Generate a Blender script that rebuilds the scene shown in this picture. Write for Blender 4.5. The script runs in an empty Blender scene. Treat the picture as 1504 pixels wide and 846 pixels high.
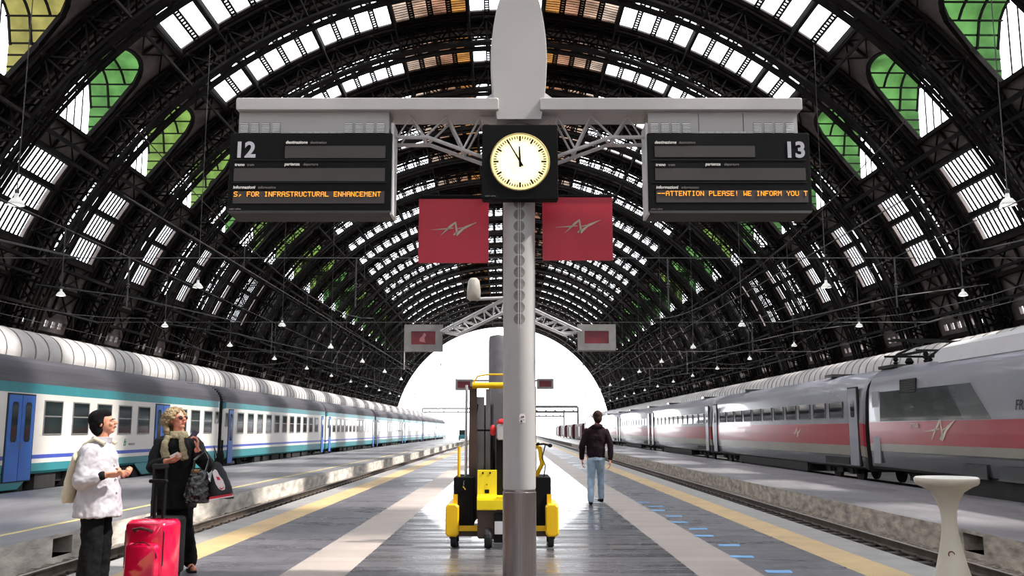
import bpy, math, random
from mathutils import Vector, Matrix
from math import sin, cos, pi, radians as R
random.seed(4)
scn = bpy.context.scene
COL = scn.collection

# ---------------------------------------------------------------- camera, sky, sun, exposure
W_STR, SUN_STR, EXPO = 4.6, 9.0, 0.42
cam = bpy.data.objects.new('camera', bpy.data.cameras.new('camera')); COL.objects.link(cam)
cam.data.sensor_width = 36; cam.data.lens = 1370 / 1504 * 36
cam.data.clip_start = .1; cam.data.clip_end = 2000
cam.location = (0, 0, 1.42)
cam.rotation_euler = (R(90) + math.atan(209 / 1370), 0, 0)
scn.camera = cam
scn.view_settings.view_transform = 'Standard'; scn.view_settings.look = 'None'
scn.view_settings.exposure = EXPO; scn.view_settings.gamma = 1; scn.view_settings.use_curve_mapping = False
scn.cycles.max_bounces = 7; scn.cycles.diffuse_bounces = 4; scn.cycles.glossy_bounces = 3
scn.cycles.transmission_bounces = 4; scn.cycles.transparent_max_bounces = 12
scn.cycles.caustics_reflective = False; scn.cycles.caustics_refractive = False
w = bpy.data.worlds.new('sky'); scn.world = w; w.use_nodes = True
bg = w.node_tree.nodes['Background']; bg.inputs[0].default_value = (.93, .96, 1, 1); bg.inputs[1].default_value = W_STR
sd = bpy.data.lights.new('sun', 'SUN'); sd.energy = SUN_STR; sd.angle = R(2.5); sd.color = (1, .95, .87)
sun = bpy.data.objects.new('sun', sd); COL.objects.link(sun)
sun.rotation_euler = Vector((-.62, .12, -.78)).to_track_quat('-Z', 'Y').to_euler()

# ---------------------------------------------------------------- materials
def L(h):
    h = h.lstrip('#'); c = [int(h[i:i + 2], 16) / 255 for i in (0, 2, 4)]
    return tuple(x / 12.92 if x <= .04045 else ((x + .055) / 1.055) ** 2.4 for x in c)
MATS = {}
def mat(name, col, rough=.5, metal=0., var=.12, scale=4., bump=0., bscale=40., emit=0., stretch=(1, 1, 1), spec=.5, coat=0.):
    if name in MATS: return MATS[name]
    if isinstance(col, str): col = L(col)
    m = bpy.data.materials.new(name); m.use_nodes = True; MATS[name] = m
    nt = m.node_tree; n = nt.nodes; l = nt.links; b = n['Principled BSDF']
    b.inputs['Roughness'].default_value = rough; b.inputs['Metallic'].default_value = metal
    b.inputs['Specular IOR Level'].default_value = spec
    b.inputs['Coat Weight'].default_value = coat
    tc = n.new('ShaderNodeTexCoord'); mp = n.new('ShaderNodeMapping'); mp.inputs['Scale'].default_value = stretch
    l.new(tc.outputs['Object'], mp.inputs['Vector'])
    nz = n.new('ShaderNodeTexNoise'); nz.inputs['Scale'].default_value = scale; nz.inputs['Detail'].default_value = 6
    l.new(mp.outputs[0], nz.inputs['Vector'])
    rp = n.new('ShaderNodeValToRGB'); rp.color_ramp.elements[0].position = .3; rp.color_ramp.elements[1].position = .7
    rp.color_ramp.elements[0].color = tuple(c * (1 - var) for c in col) + (1,)
    rp.color_ramp.elements[1].color = tuple(min(1, c * (1 + var)) for c in col) + (1,)
    l.new(nz.outputs[0], rp.inputs[0]); l.new(rp.outputs[0], b.inputs['Base Color'])
    if emit: l.new(rp.outputs[0], b.inputs['Emission Color']); b.inputs['Emission Strength'].default_value = emit
    if bump:
        n2 = n.new('ShaderNodeTexNoise'); n2.inputs['Scale'].default_value = bscale; n2.inputs['Detail'].default_value = 5
        l.new(mp.outputs[0], n2.inputs['Vector'])
        bp = n.new('ShaderNodeBump'); bp.inputs['Strength'].default_value = bump; bp.inputs['Distance'].default_value = .02
        l.new(n2.outputs[0], bp.inputs['Height']); l.new(bp.outputs[0], b.inputs['Normal'])
    m['_n'] = 1
    return m
def glass_mat(name, tint, transp=.85, extra=(1, 1, 1), rough=.1, translucent=False):
    m = bpy.data.materials.new(name); m.use_nodes = True; MATS[name] = m
    nt = m.node_tree; n = nt.nodes; l = nt.links; n.clear()
    o = n.new('ShaderNodeOutputMaterial'); mx = n.new('ShaderNodeMixShader'); mx.inputs[0].default_value = 1 - transp
    t = n.new('ShaderNodeBsdfTransparent')
    g = n.new('ShaderNodeBsdfTranslucent' if translucent else 'ShaderNodeBsdfGlossy')
    g.inputs['Color'].default_value = (*extra, 1)
    if not translucent: g.inputs['Roughness'].default_value = rough
    tc = n.new('ShaderNodeTexCoord'); nz = n.new('ShaderNodeTexNoise'); nz.inputs['Scale'].default_value = .5; nz.inputs['Detail'].default_value = 7
    l.new(tc.outputs['Object'], nz.inputs['Vector'])
    rp = n.new('ShaderNodeValToRGB'); rp.color_ramp.elements[0].position = .35; rp.color_ramp.elements[1].position = .65
    rp.color_ramp.elements[0].color = tuple(c * (.35 if sum(tint) < 1 else .85) for c in tint) + (1,); rp.color_ramp.elements[1].color = (*tint, 1)
    l.new(nz.outputs[0], rp.inputs[0]); l.new(rp.outputs[0], t.inputs['Color'])
    l.new(t.outputs[0], mx.inputs[1]); l.new(g.outputs[0], mx.inputs[2]); l.new(mx.outputs[0], o.inputs[0])
    return m
IRON = mat('black_iron', (.0085, .0065, .006), .8, .0, .3, 2, .1, spec=.12)
IRON2 = mat('brown_iron', (.016, .0125, .011), .8, 0, .3, 2, spec=.12)
ROOFP = mat('roof_panel', (.17, .14, .13), .85, 0, .35, .8, spec=.2)
SKYG = glass_mat('clear_roof_glass', (.97, .98, 1), .93, (.9, .9, .9), .1)
GREENG = [glass_mat('green_glass', (.033, .082, .022), .96, (.2, .4, .2), .5), glass_mat('olive_glass', (.055, .09, .02), .96, (.3, .4, .2), .5),
          glass_mat('amber_green_glass', (.1, .088, .025), .96, (.4, .4, .2), .5)]
AMBER = [glass_mat('amber_blind_%d' % i, c, .95, (.6, .4, .2), .5) for i, c in enumerate([(.17, .075, .02), (.13, .065, .04), (.20, .125, .085), (.24, .18, .14)])]
GREYP = mat('grey_paint', '#b3afad', .38, 0, .05, 2)
GREYL = mat('light_grey_paint', '#c9c5c6', .4, 0, .04, 2)
STEEL = mat('brushed_steel', '#8d8481', .28, .85, .1, 3, 0, 40, 0, (30, 30, .6))
BLACK = mat('black_plastic', (.005, .005, .0055), .7, spec=.12)
BLACKM = mat('matt_black', (.006, .006, .006), .75, spec=.15)
RUBBER = mat('rubber', (.014, .014, .014), .7)
CHROME = mat('chrome', (.7, .7, .7), .15, 1., .03)
WHITE = mat('white_paint', (.8, .8, .8), .4, 0, .04)
WIRE = mat('wire_metal', (.07, .065, .065), .6, .2)

# ---------------------------------------------------------------- mesh builder
class MB:
    def __init__(s): s.v = []; s.f = []; s.m = []; s.T = Matrix.Identity(4)
    def add(s, vs, fs, mi=0):
        o = len(s.v); T = s.T
        s.v += [tuple(T @ Vector(p)) for p in vs]; s.f += [tuple(i + o for i in f) for f in fs]; s.m += [mi] * len(fs); return s
    def box(s, x0, x1, y0, y1, z0, z1, mi=0):
        return s.add([(x0, y0, z0), (x1, y0, z0), (x1, y1, z0), (x0, y1, z0), (x0, y0, z1), (x1, y0, z1), (x1, y1, z1), (x0, y1, z1)],
                     [(0, 3, 2, 1), (4, 5, 6, 7), (0, 1, 5, 4), (1, 2, 6, 5), (2, 3, 7, 6), (3, 0, 4, 7)], mi)
    def cbox(s, x0, x1, y0, y1, z0, z1, b=.02, mi=0):      # chamfered in the x-z outline, extruded in y with chamfered front
        pts = lambda e: [(x0 + b + e, z0 + e), (x1 - b - e, z0 + e), (x1 - e, z0 + b + e), (x1 - e, z1 - b - e), (x1 - b - e, z1 - e), (x0 + b + e, z1 - e), (x0 + e, z1 - b - e), (x0 + e, z0 + b + e)]
        e = b * .5
        rings = [[(x, y0, z) for x, z in pts(e)], [(x, y0 + e, z) for x, z in pts(0)], [(x, y1 - e, z) for x, z in pts(0)], [(x, y1, z) for x, z in pts(e)]]
        return s.loft(rings, True, mi)
    def loft(s, rings, caps=True, mi=0, closed=True):
        k = len(rings[0]); vs = [p for r in rings for p in r]; fs = []
        for i in range(len(rings) - 1):
            for j in range(k if closed else k - 1):
                a = i * k + j; b = i * k + (j + 1) % k; fs.append((a, b, b + k, a + k))
        if caps: fs += [tuple(range(k))[::-1], tuple(range((len(rings) - 1) * k, len(rings) * k))]
        return s.add(vs, fs, mi)
    def bar(s, p, q, w=.05, h=None, mi=0, n=4):
        p = Vector(p); q = Vector(q); d = q - p
        if d.length < 1e-6: return s
        d.normalize(); u = d.cross(Vector((0, 0, 1)))
        if u.length < .05: u = d.cross(Vector((1, 0, 0)))
        u.normalize(); t = d.cross(u); h = h or w
        off = pi / 4 if n == 4 else 0; k = 2 ** .5 if n == 4 else 1
        rg = [[tuple(c + u * (w / 2 * k * cos(off + 2 * pi * i / n)) + t * (h / 2 * k * sin(off + 2 * pi * i / n))) for i in range(n)] for c in (p, q)]
        return s.loft(rg, True, mi)
    def tube(s, pts, r, n=8, mi=0, rr=None):
        pts = [Vector(p) for p in pts]; rg = []; u = None
        for i, p in enumerate(pts):
            d = (pts[min(i + 1, len(pts) - 1)] - pts[max(i - 1, 0)]).normalized()
            if u is None:
                u = d.cross(Vector((0, 0, 1)))
                if u.length < .05: u = d.cross(Vector((1, 0, 0)))
            u = (u - d * u.dot(d)).normalized(); t = d.cross(u); q = rr[i] if rr else r
            rg.append([tuple(p + (u * cos(2 * pi * j / n) + t * sin(2 * pi * j / n)) * q) for j in range(n)])
        return s.loft(rg, True, mi)
    def lathe(s, prof, c=(0, 0, 0), n=24, mi=0, axis='z', caps=True):
        rg = []
        for r, z in prof:
            ring = []
            for j in range(n):
                a = 2 * pi * j / n; x, y = r * cos(a), r * sin(a)
                ring.append((c[0] + x, c[1] + y, c[2] + z) if axis == 'z' else ((c[0] + x, c[1] + z, c[2] - y) if axis == 'y' else (c[0] + z, c[1] + x, c[2] + y)))
            rg.append(ring)
        return s.loft(rg, caps, mi)
    def ell(s, c, r, nu=14, nv=10, mi=0):
        if not hasattr(r, '__len__'): r = (r, r, r)
        vs = [(c[0], c[1], c[2] + r[2])]; fs = []
        for i in range(1, nv):
            for j in range(nu):
                a = pi * i / nv; b = 2 * pi * j / nu
                vs.append((c[0] + r[0] * sin(a) * cos(b), c[1] + r[1] * sin(a) * sin(b), c[2] + r[2] * cos(a)))
        vs.append((c[0], c[1], c[2] - r[2])); e = len(vs) - 1
        for j in range(nu):
            fs.append((0, 1 + j, 1 + (j + 1) % nu)); o = 1 + (nv - 2) * nu; fs.append((e, o + (j + 1) % nu, o + j))
        for i in range(nv - 2):
            for j in range(nu):
                a = 1 + i * nu + j; b = 1 + i * nu + (j + 1) % nu; fs.append((a, a + nu, b + nu, b))
        return s.add(vs, fs, mi)
    def cap(s, p, q, r1, r2):
        p = Vector(p); q = Vector(q)
        s.ell(p, r1, 10, 8); s.ell(q, r2, 10, 8)
        return s.tube([p, q], r1, 12, 0, [r1, r2])
    def poly(s, pts, y0, y1, mi=0):                         # x-z outline extruded in y
        return s.loft([[(x, y0, z) for x, z in pts], [(x, y1, z) for x, z in pts]], True, mi)
    def polyx(s, pts, x0, x1, mi=0):                        # y-z outline extruded in x
        return s.loft([[(x0, y, z) for y, z in pts], [(x1, y, z) for y, z in pts]], True, mi)
    def build(s, name, mats, parent=None, smooth=False, loc=None, kind=None):
        me = bpy.data.meshes.new(name); me.from_pydata(s.v, [], s.f)
        mats = mats if isinstance(mats, (list, tuple)) else [mats]
        for m in mats: me.materials.append(m)
        if len(mats) > 1: me.polygons.foreach_set('material_index', s.m)
        if smooth: me.polygons.foreach_set('use_smooth', [True] * len(s.f))
        me.update()
        o = bpy.data.objects.new(name, me); COL.objects.link(o)
        if parent: o.parent = parent
        if loc: o.location = loc
        if kind: o['kind'] = kind
        if smooth == 'auto':
            md = o.modifiers.new('edges', 'EDGE_SPLIT'); md.split_angle = R(40)
        return o
def tag(o, label, cat, group=None, kind=None):
    o['label'] = label; o['category'] = cat
    if group: o['group'] = group
    if kind: o['kind'] = kind
    return o
def thing(name, label, cat, loc=(0, 0, 0), rz=0, group=None):
    o = bpy.data.objects.new(name, None); COL.objects.link(o); o.empty_display_size = .1
    o.location = loc; o.rotation_euler = (0, 0, rz); return tag(o, label, cat, group)
def copy_tree(o, parent=None):
    c = o.copy(); COL.objects.link(c)
    if parent: c.parent = parent
    for ch in list(o.children): copy_tree(ch, c)
    return c
def text(body, size, m, parent, loc, rot=(R(90), 0, 0), bold=0., shear=0., depth=.002, name='lettering', align='LEFT', width=1.):
    cu = bpy.data.curves.new('t', 'FONT'); cu.body = body; cu.size = size; cu.offset = bold; cu.shear = shear; cu.extrude = depth; cu.align_x = align
    t = bpy.data.objects.new('t', cu); COL.objects.link(t)
    bpy.context.view_layer.update()
    me = bpy.data.meshes.new_from_object(t.evaluated_get(bpy.context.evaluated_depsgraph_get()))
    bpy.data.objects.remove(t); bpy.data.curves.remove(cu)
    if width != 1: me.transform(Matrix.Diagonal((width, 1, 1, 1)))
    me.materials.clear(); me.materials.append(m)
    o = bpy.data.objects.new(name, me); COL.objects.link(o); o.parent = parent; o.location = loc; o.rotation_euler = rot
    return o

# ================================================================= floors, platforms, ground
def nodes_of(m): return m.node_tree.nodes, m.node_tree.links, m.node_tree.nodes['Principled BSDF']
def add_brick(m, sx, sy, mortar=.012, dark=.45, offset=.5, axis=None):
    n, l, b = nodes_of(m); tc = n.new('ShaderNodeTexCoord'); br = n.new('ShaderNodeTexBrick')
    br.inputs['Scale'].default_value = 1; br.inputs['Brick Width'].default_value = sx; br.inputs['Row Height'].default_value = sy
    br.inputs['Mortar Size'].default_value = mortar; br.offset = offset
    br.inputs['Color1'].default_value = (1, 1, 1, 1); br.inputs['Color2'].default_value = (.82, .82, .82, 1); br.inputs['Mortar'].default_value = (dark,) * 3 + (1,)
    mp = n.new('ShaderNodeMapping')
    if axis:
        sp = n.new('ShaderNodeSeparateXYZ'); cb = n.new('ShaderNodeCombineXYZ'); l.new(tc.outputs['Object'], sp.inputs[0]); l.new(sp.outputs[1], cb.inputs[0]); l.new(sp.outputs[2], cb.inputs[1]); l.new(cb.outputs[0], mp.inputs[0])
    else: l.new(tc.outputs['Object'], mp.inputs[0]); l.new(mp.outputs[0], br.inputs[0])
    src = b.inputs['Base Color'].links[0].from_socket
    mx = n.new('ShaderNodeMix'); mx.data_type = 'RGBA'; mx.blend_type = 'MULTIPLY'; mx.inputs[0].default_value = 1
    l.new(src, mx.inputs[6]); l.new(br.outputs[0], mx.inputs[7]); l.new(mx.outputs[2], b.inputs['Base Color'])
def rough_var(m, lo, hi, stretch=(1, 1, 1), scale=1.):
    n, l, b = nodes_of(m); tc = n.new('ShaderNodeTexCoord'); mp = n.new('ShaderNodeMapping'); mp.inputs['Scale'].default_value = stretch
    nz = n.new('ShaderNodeTexNoise'); nz.inputs['Scale'].default_value = scale; nz.inputs['Detail'].default_value = 5
    mr = n.new('ShaderNodeMapRange'); mr.inputs[1].default_value = .35; mr.inputs[2].default_value = .65; mr.inputs[3].default_value = lo; mr.inputs[4].default_value = hi
    l.new(tc.outputs['Object'], mp.inputs[0]); l.new(mp.outputs[0], nz.inputs['Vector']); l.new(nz.outputs[0], mr.inputs[0]); l.new(mr.outputs[0], b.inputs['Roughness'])
def ribs(m, scale, strength=.4, direction='X'):
    n, l, b = nodes_of(m); tc = n.new('ShaderNodeTexCoord'); wv = n.new('ShaderNodeTexWave'); wv.inputs['Scale'].default_value = scale; wv.bands_direction = direction
    l.new(tc.outputs['Object'], wv.inputs['Vector']); bp = n.new('ShaderNodeBump'); bp.inputs['Strength'].default_value = strength; bp.inputs['Distance'].default_value = .01
    l.new(wv.outputs[0], bp.inputs['Height']); l.new(bp.outputs[0], b.inputs['Normal'])
F_STONE = mat('edge_stone', (.28, .26, .25), .45, 0, .15, 3, .1)
F_YEL = mat('tactile_yellow', (.54, .37, .17), .45, 0, .15, 2); ribs(F_YEL, 9)
F_ASPH = mat('asphalt_tile', (.13, .12, .135), .35, 0, .2, 6, .05); add_brick(F_ASPH, .5, .5, .012, .6); rough_var(F_ASPH, .25, .42, (.6, 2, 1), 1)
F_BEI = mat('tactile_beige', (.42, .35, .31), .45, 0, .1, 1.5); add_brick(F_BEI, 10, .33, .008, .75); 
F_SLAB = mat('dark_slab', (.10, .093, .10), .2, 0, .35, 3, .02, 5, stretch=(.3, 3, 1), coat=.2); rough_var(F_SLAB, .15, .40, (.15, 3.6, 1), 1); add_brick(F_SLAB, 1.1, .55, .007, .6)
mb = MB(); xs = [(-4.4, -3.97, 0), (-3.97, -3.5, 1), (-3.5, -2.3, 2), (-2.3, -1.65, 3), (-1.65, 1.84, 4), (1.84, 2.5, 3), (2.5, 3.5, 2), (3.5, 3.97, 1), (3.97, 4.42, 0)]
for a, b_, mi in xs:
    for y in range(-40, 340, 8): mb.add([(a, y, 0), (b_, y, 0), (b_, y + 8, 0), (a, y + 8, 0)], [(0, 1, 2, 3)], mi)
for x, s in ((-4.4, 1), (4.42, -1)):
    mb.add([(x, -40, 0), (x, 340, 0), (x, 340, -.12), (x, -40, -.12)], [(0, 1, 2, 3)], 0)
    mb.add([(x + .08 * s, -40, -.12), (x + .08 * s, 340, -.12), (x + .08 * s, 340, -.8), (x + .08 * s, -40, -.8), (x, -40, -.12), (x, 340, -.12)], [(0, 1, 2, 3), (4, 5, 1, 0)], 0)
mb.build('floor', [F_STONE, F_YEL, F_ASPH, F_BEI, F_SLAB], kind='structure')
# baggage platforms each side: asphalt top and concrete block face with one niche
B_TOP = mat('baggage_asphalt', (.15, .14, .15), .36, 0, .2, 1.2, .06, 20, stretch=(1, .4, 1)); rough_var(B_TOP, .3, .5, (1, .3, 1), .8)
B_WALL = mat('concrete_block', (.56, .51, .45), .8, 0, .45, 2.2, .5, 12, stretch=(1, .7, 2)); add_brick(B_WALL, 1.1, .47, .035, .25, .5, (R(90), 0, R(90)))
B_WALL2 = mat('stained_block', (.42, .36, .30), .85, 0, .5, 3, .5, 12, stretch=(1, .8, 2)); add_brick(B_WALL2, 1.4, .47, .035, .22, .5, (R(90), 0, R(90)))
LINE = mat('line_yellow', (.55, .45, .16), .5, 0, .35, 3, stretch=(1, .5, 1))
def baggage(s, x0, x1, ny, wm, nm):
    mb = MB(); zt = -.3
    q = lambda x, y0, y1, z0, z1, mi: mb.add([(x, y0, z0), (x, y1, z0), (x, y1, z1), (x, y0, z1)], [(0, 1, 2, 3)], mi)
    mb.add([(x0, -40, zt), (x1, -40, zt), (x1, 340, zt), (x0, 340, zt)], [(0, 1, 2, 3)], 0)
    q(x0, -40, ny, -.85, zt, 1); q(x0, ny + .7, 340, -.85, zt, 1); q(x0, ny, ny + .7, -.36, zt, 1); q(x0, ny, ny + .7, -.85, -.66, 1)
    xi = x0 + s * .5; q(xi, ny, ny + .7, -.66, -.36, 1); q(x1, -40, 340, -.85, zt, 1)
    for y in (ny, ny + .7): mb.add([(x0, y, -.66), (xi, y, -.66), (xi, y, -.36), (x0, y, -.36)], [(0, 1, 2, 3)], 1)
    mb.add([(x0, ny, -.36), (xi, ny, -.36), (xi, ny + .7, -.36), (x0, ny + .7, -.36)], [(0, 1, 2, 3)], 1)
    if s < 0: mb.box(-8.5, -8.38, -40, 300, zt, zt + .003, 2)
    return mb.build('floor_' + nm, [B_TOP, wm, LINE], kind='structure')
baggage(-1, -7.6, -14.0, 15.9, B_WALL, 'baggage_left'); baggage(1, 7.95, 12.3, 16.2, B_WALL2, 'baggage_right')
GR = mat('dark_ground', (.09, .085, .08), .9, 0, .4, 1, .4, 10)
mb = MB(); mb.add([(-60, -50, -.95), (60, -50, -.95), (60, 286, -.95), (-60, 286, -.95)], [(0, 1, 2, 3)]); mb.build('ground', GR, kind='structure')
GO = mat('yard_gravel', (.45, .43, .4), .9, 0, .2, .3)
mb = MB(); mb.add([(-300, 286, -.96), (300, 286, -.96), (300, 900, -.96), (-300, 900, -.96)], [(0, 1, 2, 3)]); mb.build('ground_outside', GO, kind='structure')
BAL = mat('ballast_stone', (.21, .17, .14), .95, 0, .6, 14, 1., 30)
def ballast(x0, x1, nm, lab):
    mb = MB(); k = 10; ys = [-6 + .12 * i for i in range(300)] + [30 + 5 * i for i in range(62)]
    vs = []
    for y in ys:
        for i in range(k + 1): vs.append((x0 + (x1 - x0) * i / k, y, -.76 + (random.uniform(-.035, .035) if y < 30 else 0)))
    fs = [(a * (k + 1) + i, a * (k + 1) + i + 1, (a + 1) * (k + 1) + i + 1, (a + 1) * (k + 1) + i) for a in range(len(ys) - 1) for i in range(k)]
    mb.add(vs, fs); o = mb.build('ballast_gravel', BAL, kind='stuff'); return tag(o, lab, 'gravel')
ballast(-7.6, -4.48, 'l', 'brown gravel of the trackbed left of the clock platform')
ballast(4.5, 7.95, 'r', 'dark gravel of the trackbed right of the clock platform')
RAILM = mat('rail_steel', (.13, .10, .08), .45, .6, .4, 4); SLP = mat('sleeper_wood', (.05, .04, .035), .85, 0, .4, 5, .3)
RAILTOP = mat('rail_shine', (.45, .43, .4), .3, .9)
def track(xc, label, y1, near=60):
    t = thing('railway_track', label, 'railway track', (xc, 0, -.76))
    for s in (-.75, .75):
        r = MB().poly([(s - .07, .06), (s + .07, .06), (s + .07, .08), (s + .012, .1), (s + .012, .18), (s + .036, .19), (s + .036, .212), (s - .036, .212), (s - .036, .19), (s - .012, .18), (s - .012, .1), (s - .07, .08)], -10, y1)
        r.box(s - .025, s + .025, -10, y1, .212, .2135, 1); r.build('rail', [RAILM, RAILTOP], t)
    sl = MB().box(-1.25, 1.25, -.12, .12, -.08, .06)
    for s in (-.75, .75):
        for d in (-.1, .1): sl.box(s + d - .025, s + d + .025, -.05, .05, .06, .1)
    s0 = None
    for i in range(near):
        if s0 is None: o = s0 = sl.build('sleeper', SLP, t)
        else: o = s0.copy(); COL.objects.link(o)
        o.location = (0, 7 + .62 * i, 0)
    far = MB()
    for i in range(near, int((y1 - 8) / .62)): far.box(-1.25, 1.25, 7 + .62 * i - .12, 7 + .62 * i + .12, -.08, .06)
    far.build('sleeper', SLP, t, kind='stuff')
    return t
track(-5.98, 'railway track in the trench on the left of the clock platform', 300)
track(6.15, 'railway track in the trench on the right of the clock platform', 300)
track(-15.85, 'railway track under the white and teal coaches', 300, 10)
track(14.05, 'railway track under the silver and red train', 300, 10)
for i, y in enumerate([9.8, 10.93, 12.0, 13.05, 13.95, 14.95, 16.0, 17.1, 18.0, 19.0]):
    m_ = mat('blue_sticker', (.17, .42, .75), .4, 0, .25, 8)
    mbd = MB(); o = -.05 if i % 2 else .05
    mbd.poly([(-.13 + o, 0), (.13 + o, 0), (.13 + o, .003), (-.13 + o, .003)], -.09, .09)
    mbd.v = [(x + (.12 * yy), yy, z) for x, yy, z in mbd.v]
    d = mbd.build('floor_decal', m_, loc=(2.66, y, .001))
    tag(d, ['nearest', 'second nearest', 'third nearest', 'fourth nearest', 'fifth nearest', 'fifth farthest', 'fourth farthest', 'third farthest', 'second farthest', 'farthest'][i] + ' blue sticker of the row on the grey paving beside the right yellow strip', 'floor sticker', 'blue floor stickers')

# ================================================================= the great vault
VX, RS, RR, P = 0.0, 35.5, 33.0, 10.64
Y0, NB = 52.74 - 8 * 10.64, 31        # first arch well behind the camera
YAW = .0115                            # the vault's axis runs a touch left of the platform's
def put(o, y=0, x=.3): o.rotation_euler = (0, 0, YAW); o.location = (x - YAW * y, y, 0); return o
def vp(r, ph, y): return (VX + r * sin(R(ph)), y, r * cos(R(ph)))
def sgn_range(a, b, n): return [a + (b - a) * i / n for i in range(n + 1)]
TOP = [-39.68 + 2.48 * i for i in range(33)]
skin = MB()
def sq(a, b, y0, y1, mi=0):
    n = max(1, round(abs(b - a) / 2.8)); ph = sgn_range(a, b, n)
    for i in range(n): skin.add([vp(RS, ph[i], y0), vp(RS, ph[i + 1], y0), vp(RS, ph[i + 1], y1), vp(RS, ph[i], y1)], [(0, 1, 2, 3)], mi)
SW0, SW1 = 2.6, 8.9
D0, D1 = 43.0, 53.3
def arch_z(t):                           # t in 0..1 across the dormer width
    zt = RS * cos(R(D0)) - .1; zs = zt - 2.6
    return zs + 2.6 * max(0, 1 - abs(2 * t - 1) ** 2.4) ** (1 / 2.4)
for k in range(NB - 1):
    y = Y0 + k * P
    for s in (-1, 1):
        sq(s * 0, s * 88, y + SW1, y + P + SW0)                        # solid strip
        w0, w1 = y + SW0, y + SW1
        sq(s * 39.68, s * D0, w0, w1); sq(s * D1, s * 56.8, w0, w1); sq(s * 66.7, s * 74.4, w0, w1); sq(s * 75.2, s * 88, w0, w1)
        for i in range(12):
            if i % 2: sq(s * 74.4, s * 75.2, w0 + (w1 - w0) * i / 12, w0 + (w1 - w0) * (i + 1) / 12)  # row of small gaps added to imitate glints from the side vaults' skylights
        n = 12
        for i in range(n):
            t0, t1 = i / n, (i + 1) / n; pa = math.degrees(math.acos(arch_z(t0) / RS)); pb = math.degrees(math.acos(arch_z(t1) / RS))
            a, b = w0 + (w1 - w0) * t0, w0 + (w1 - w0) * t1
            skin.add([vp(RS, s * D0, a), vp(RS, s * D0, b), vp(RS, s * min(pb, D1), b), vp(RS, s * min(pa, D1), a)], [(0, 1, 2, 3)])
sq(-88, 88, Y0 - 6, Y0 + SW0); yl = Y0 + (NB - 1) * P; sq(-88, 88, yl + SW0, yl + 1.0)
for a_, b_ in zip(sgn_range(-88, 88, 64), sgn_range(-88, 88, 64)[1:]): skin.add([vp(33.0, a_, yl + .6), vp(33.0, b_, yl + .6), vp(RS, b_, yl + .6), vp(RS, a_, yl + .6)], [(0, 1, 2, 3)])
o = skin.build('ceiling', ROOFP, kind='structure'); md = o.modifiers.new('thickness', 'SOLIDIFY'); md.thickness = .25; md.offset = 0; put(o)
# glazing of one bay (top lights, lower lights), mullion ladders
gl = MB(); am = MB(); mu = MB()
def gq(b, a, c, r=RS, y0=SW0, y1=SW1, mi=0):
    b.add([vp(r, a, y0), vp(r, c, y0), vp(r, c, y1), vp(r, a, y1)], [(0, 1, 2, 3)], mi)
for i in range(32):
    a, c = TOP[i], TOP[i + 1]; mid = abs((a + c) / 2)
    if 4.96 < mid < 14.88:
        k = int((mid - 4.96) / 2.48); gq(gl, a, c, mi=1 + k)
        for j in range(15):            # slatted blinds
            yy = SW0 + (SW1 - SW0) * (j + .5) / 15; p, q = vp(RS - .12, a, yy), vp(RS - .12, c, yy); mu.bar(p, q, .07, .03)
    else: gq(gl, a, c)
for s in (-1, 1):
    for i in range(4): gq(gl, s * (56.8 + 9.9 * i / 4), s * (56.8 + 9.9 * (i + 1) / 4))
    gq(gl, s * 74.4, s * 75.2)  # glazing over the added glint slots, not a real row of lights
for i, a in enumerate(TOP):
    major = abs(abs(a) % 9.92 - 4.96) < .1 or abs(a) > 39
    if major:
        mu.bar(vp(RS - .2, a, SW0), vp(RS - .2, a, SW1), .32, .5)
    else:
        for d in (-.17, .17):
            dd = math.degrees(d / RS); mu.bar(vp(RS - .1, a + dd, SW0), vp(RS - .1, a + dd, SW1), .12)
        for j in range(16):
            yy = SW0 + (SW1 - SW0) * j / 15; dd = math.degrees(.17 / RS); mu.bar(vp(RS - .1, a - dd, yy), vp(RS - .1, a + dd, yy), .16, .06)
for s in (-1, 1):
    for a in (56.8, 60.1, 63.4, 66.7): mu.bar(vp(RS - .15, s * a, SW0), vp(RS - .15, s * a, SW1), .3, .4)
    for j in range(1, 12):
        yy = SW0 + (SW1 - SW0) * j / 12; mu.tube([vp(RS - .05, s * a, yy) for a in (56.8, 60.1, 63.4, 66.7)], .075, 4)
    # walkway rail visible in the crown lights
    mu.bar(vp(RS - .9, s * 3, SW0), vp(RS - .9, s * 3, SW1), .07)
    for j in range(4): mu.bar(vp(RS - .9, s * 3, SW0 + 1.6 * j), vp(RS, s * 3, SW0 + 1.6 * j), .06)
for s in (-1, 1):
    mu.tube([vp(RS - .1, s * 39.68 * i / 16, SW1) for i in range(17)], .16, 4); mu.tube([vp(RS - .1, s * 39.68 * i / 16, SW0) for i in range(17)], .16, 4)
gproto = gl.build('window_1', [SKYG] + AMBER, kind='structure'); put(gproto, Y0)
mproto = mu.build('window_1_frame', IRON, gproto)
for k in range(1, NB - 1):
    g = copy_tree(gproto); put(g, Y0 + k * P); g.name = 'window_%d' % (k + 1)
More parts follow.
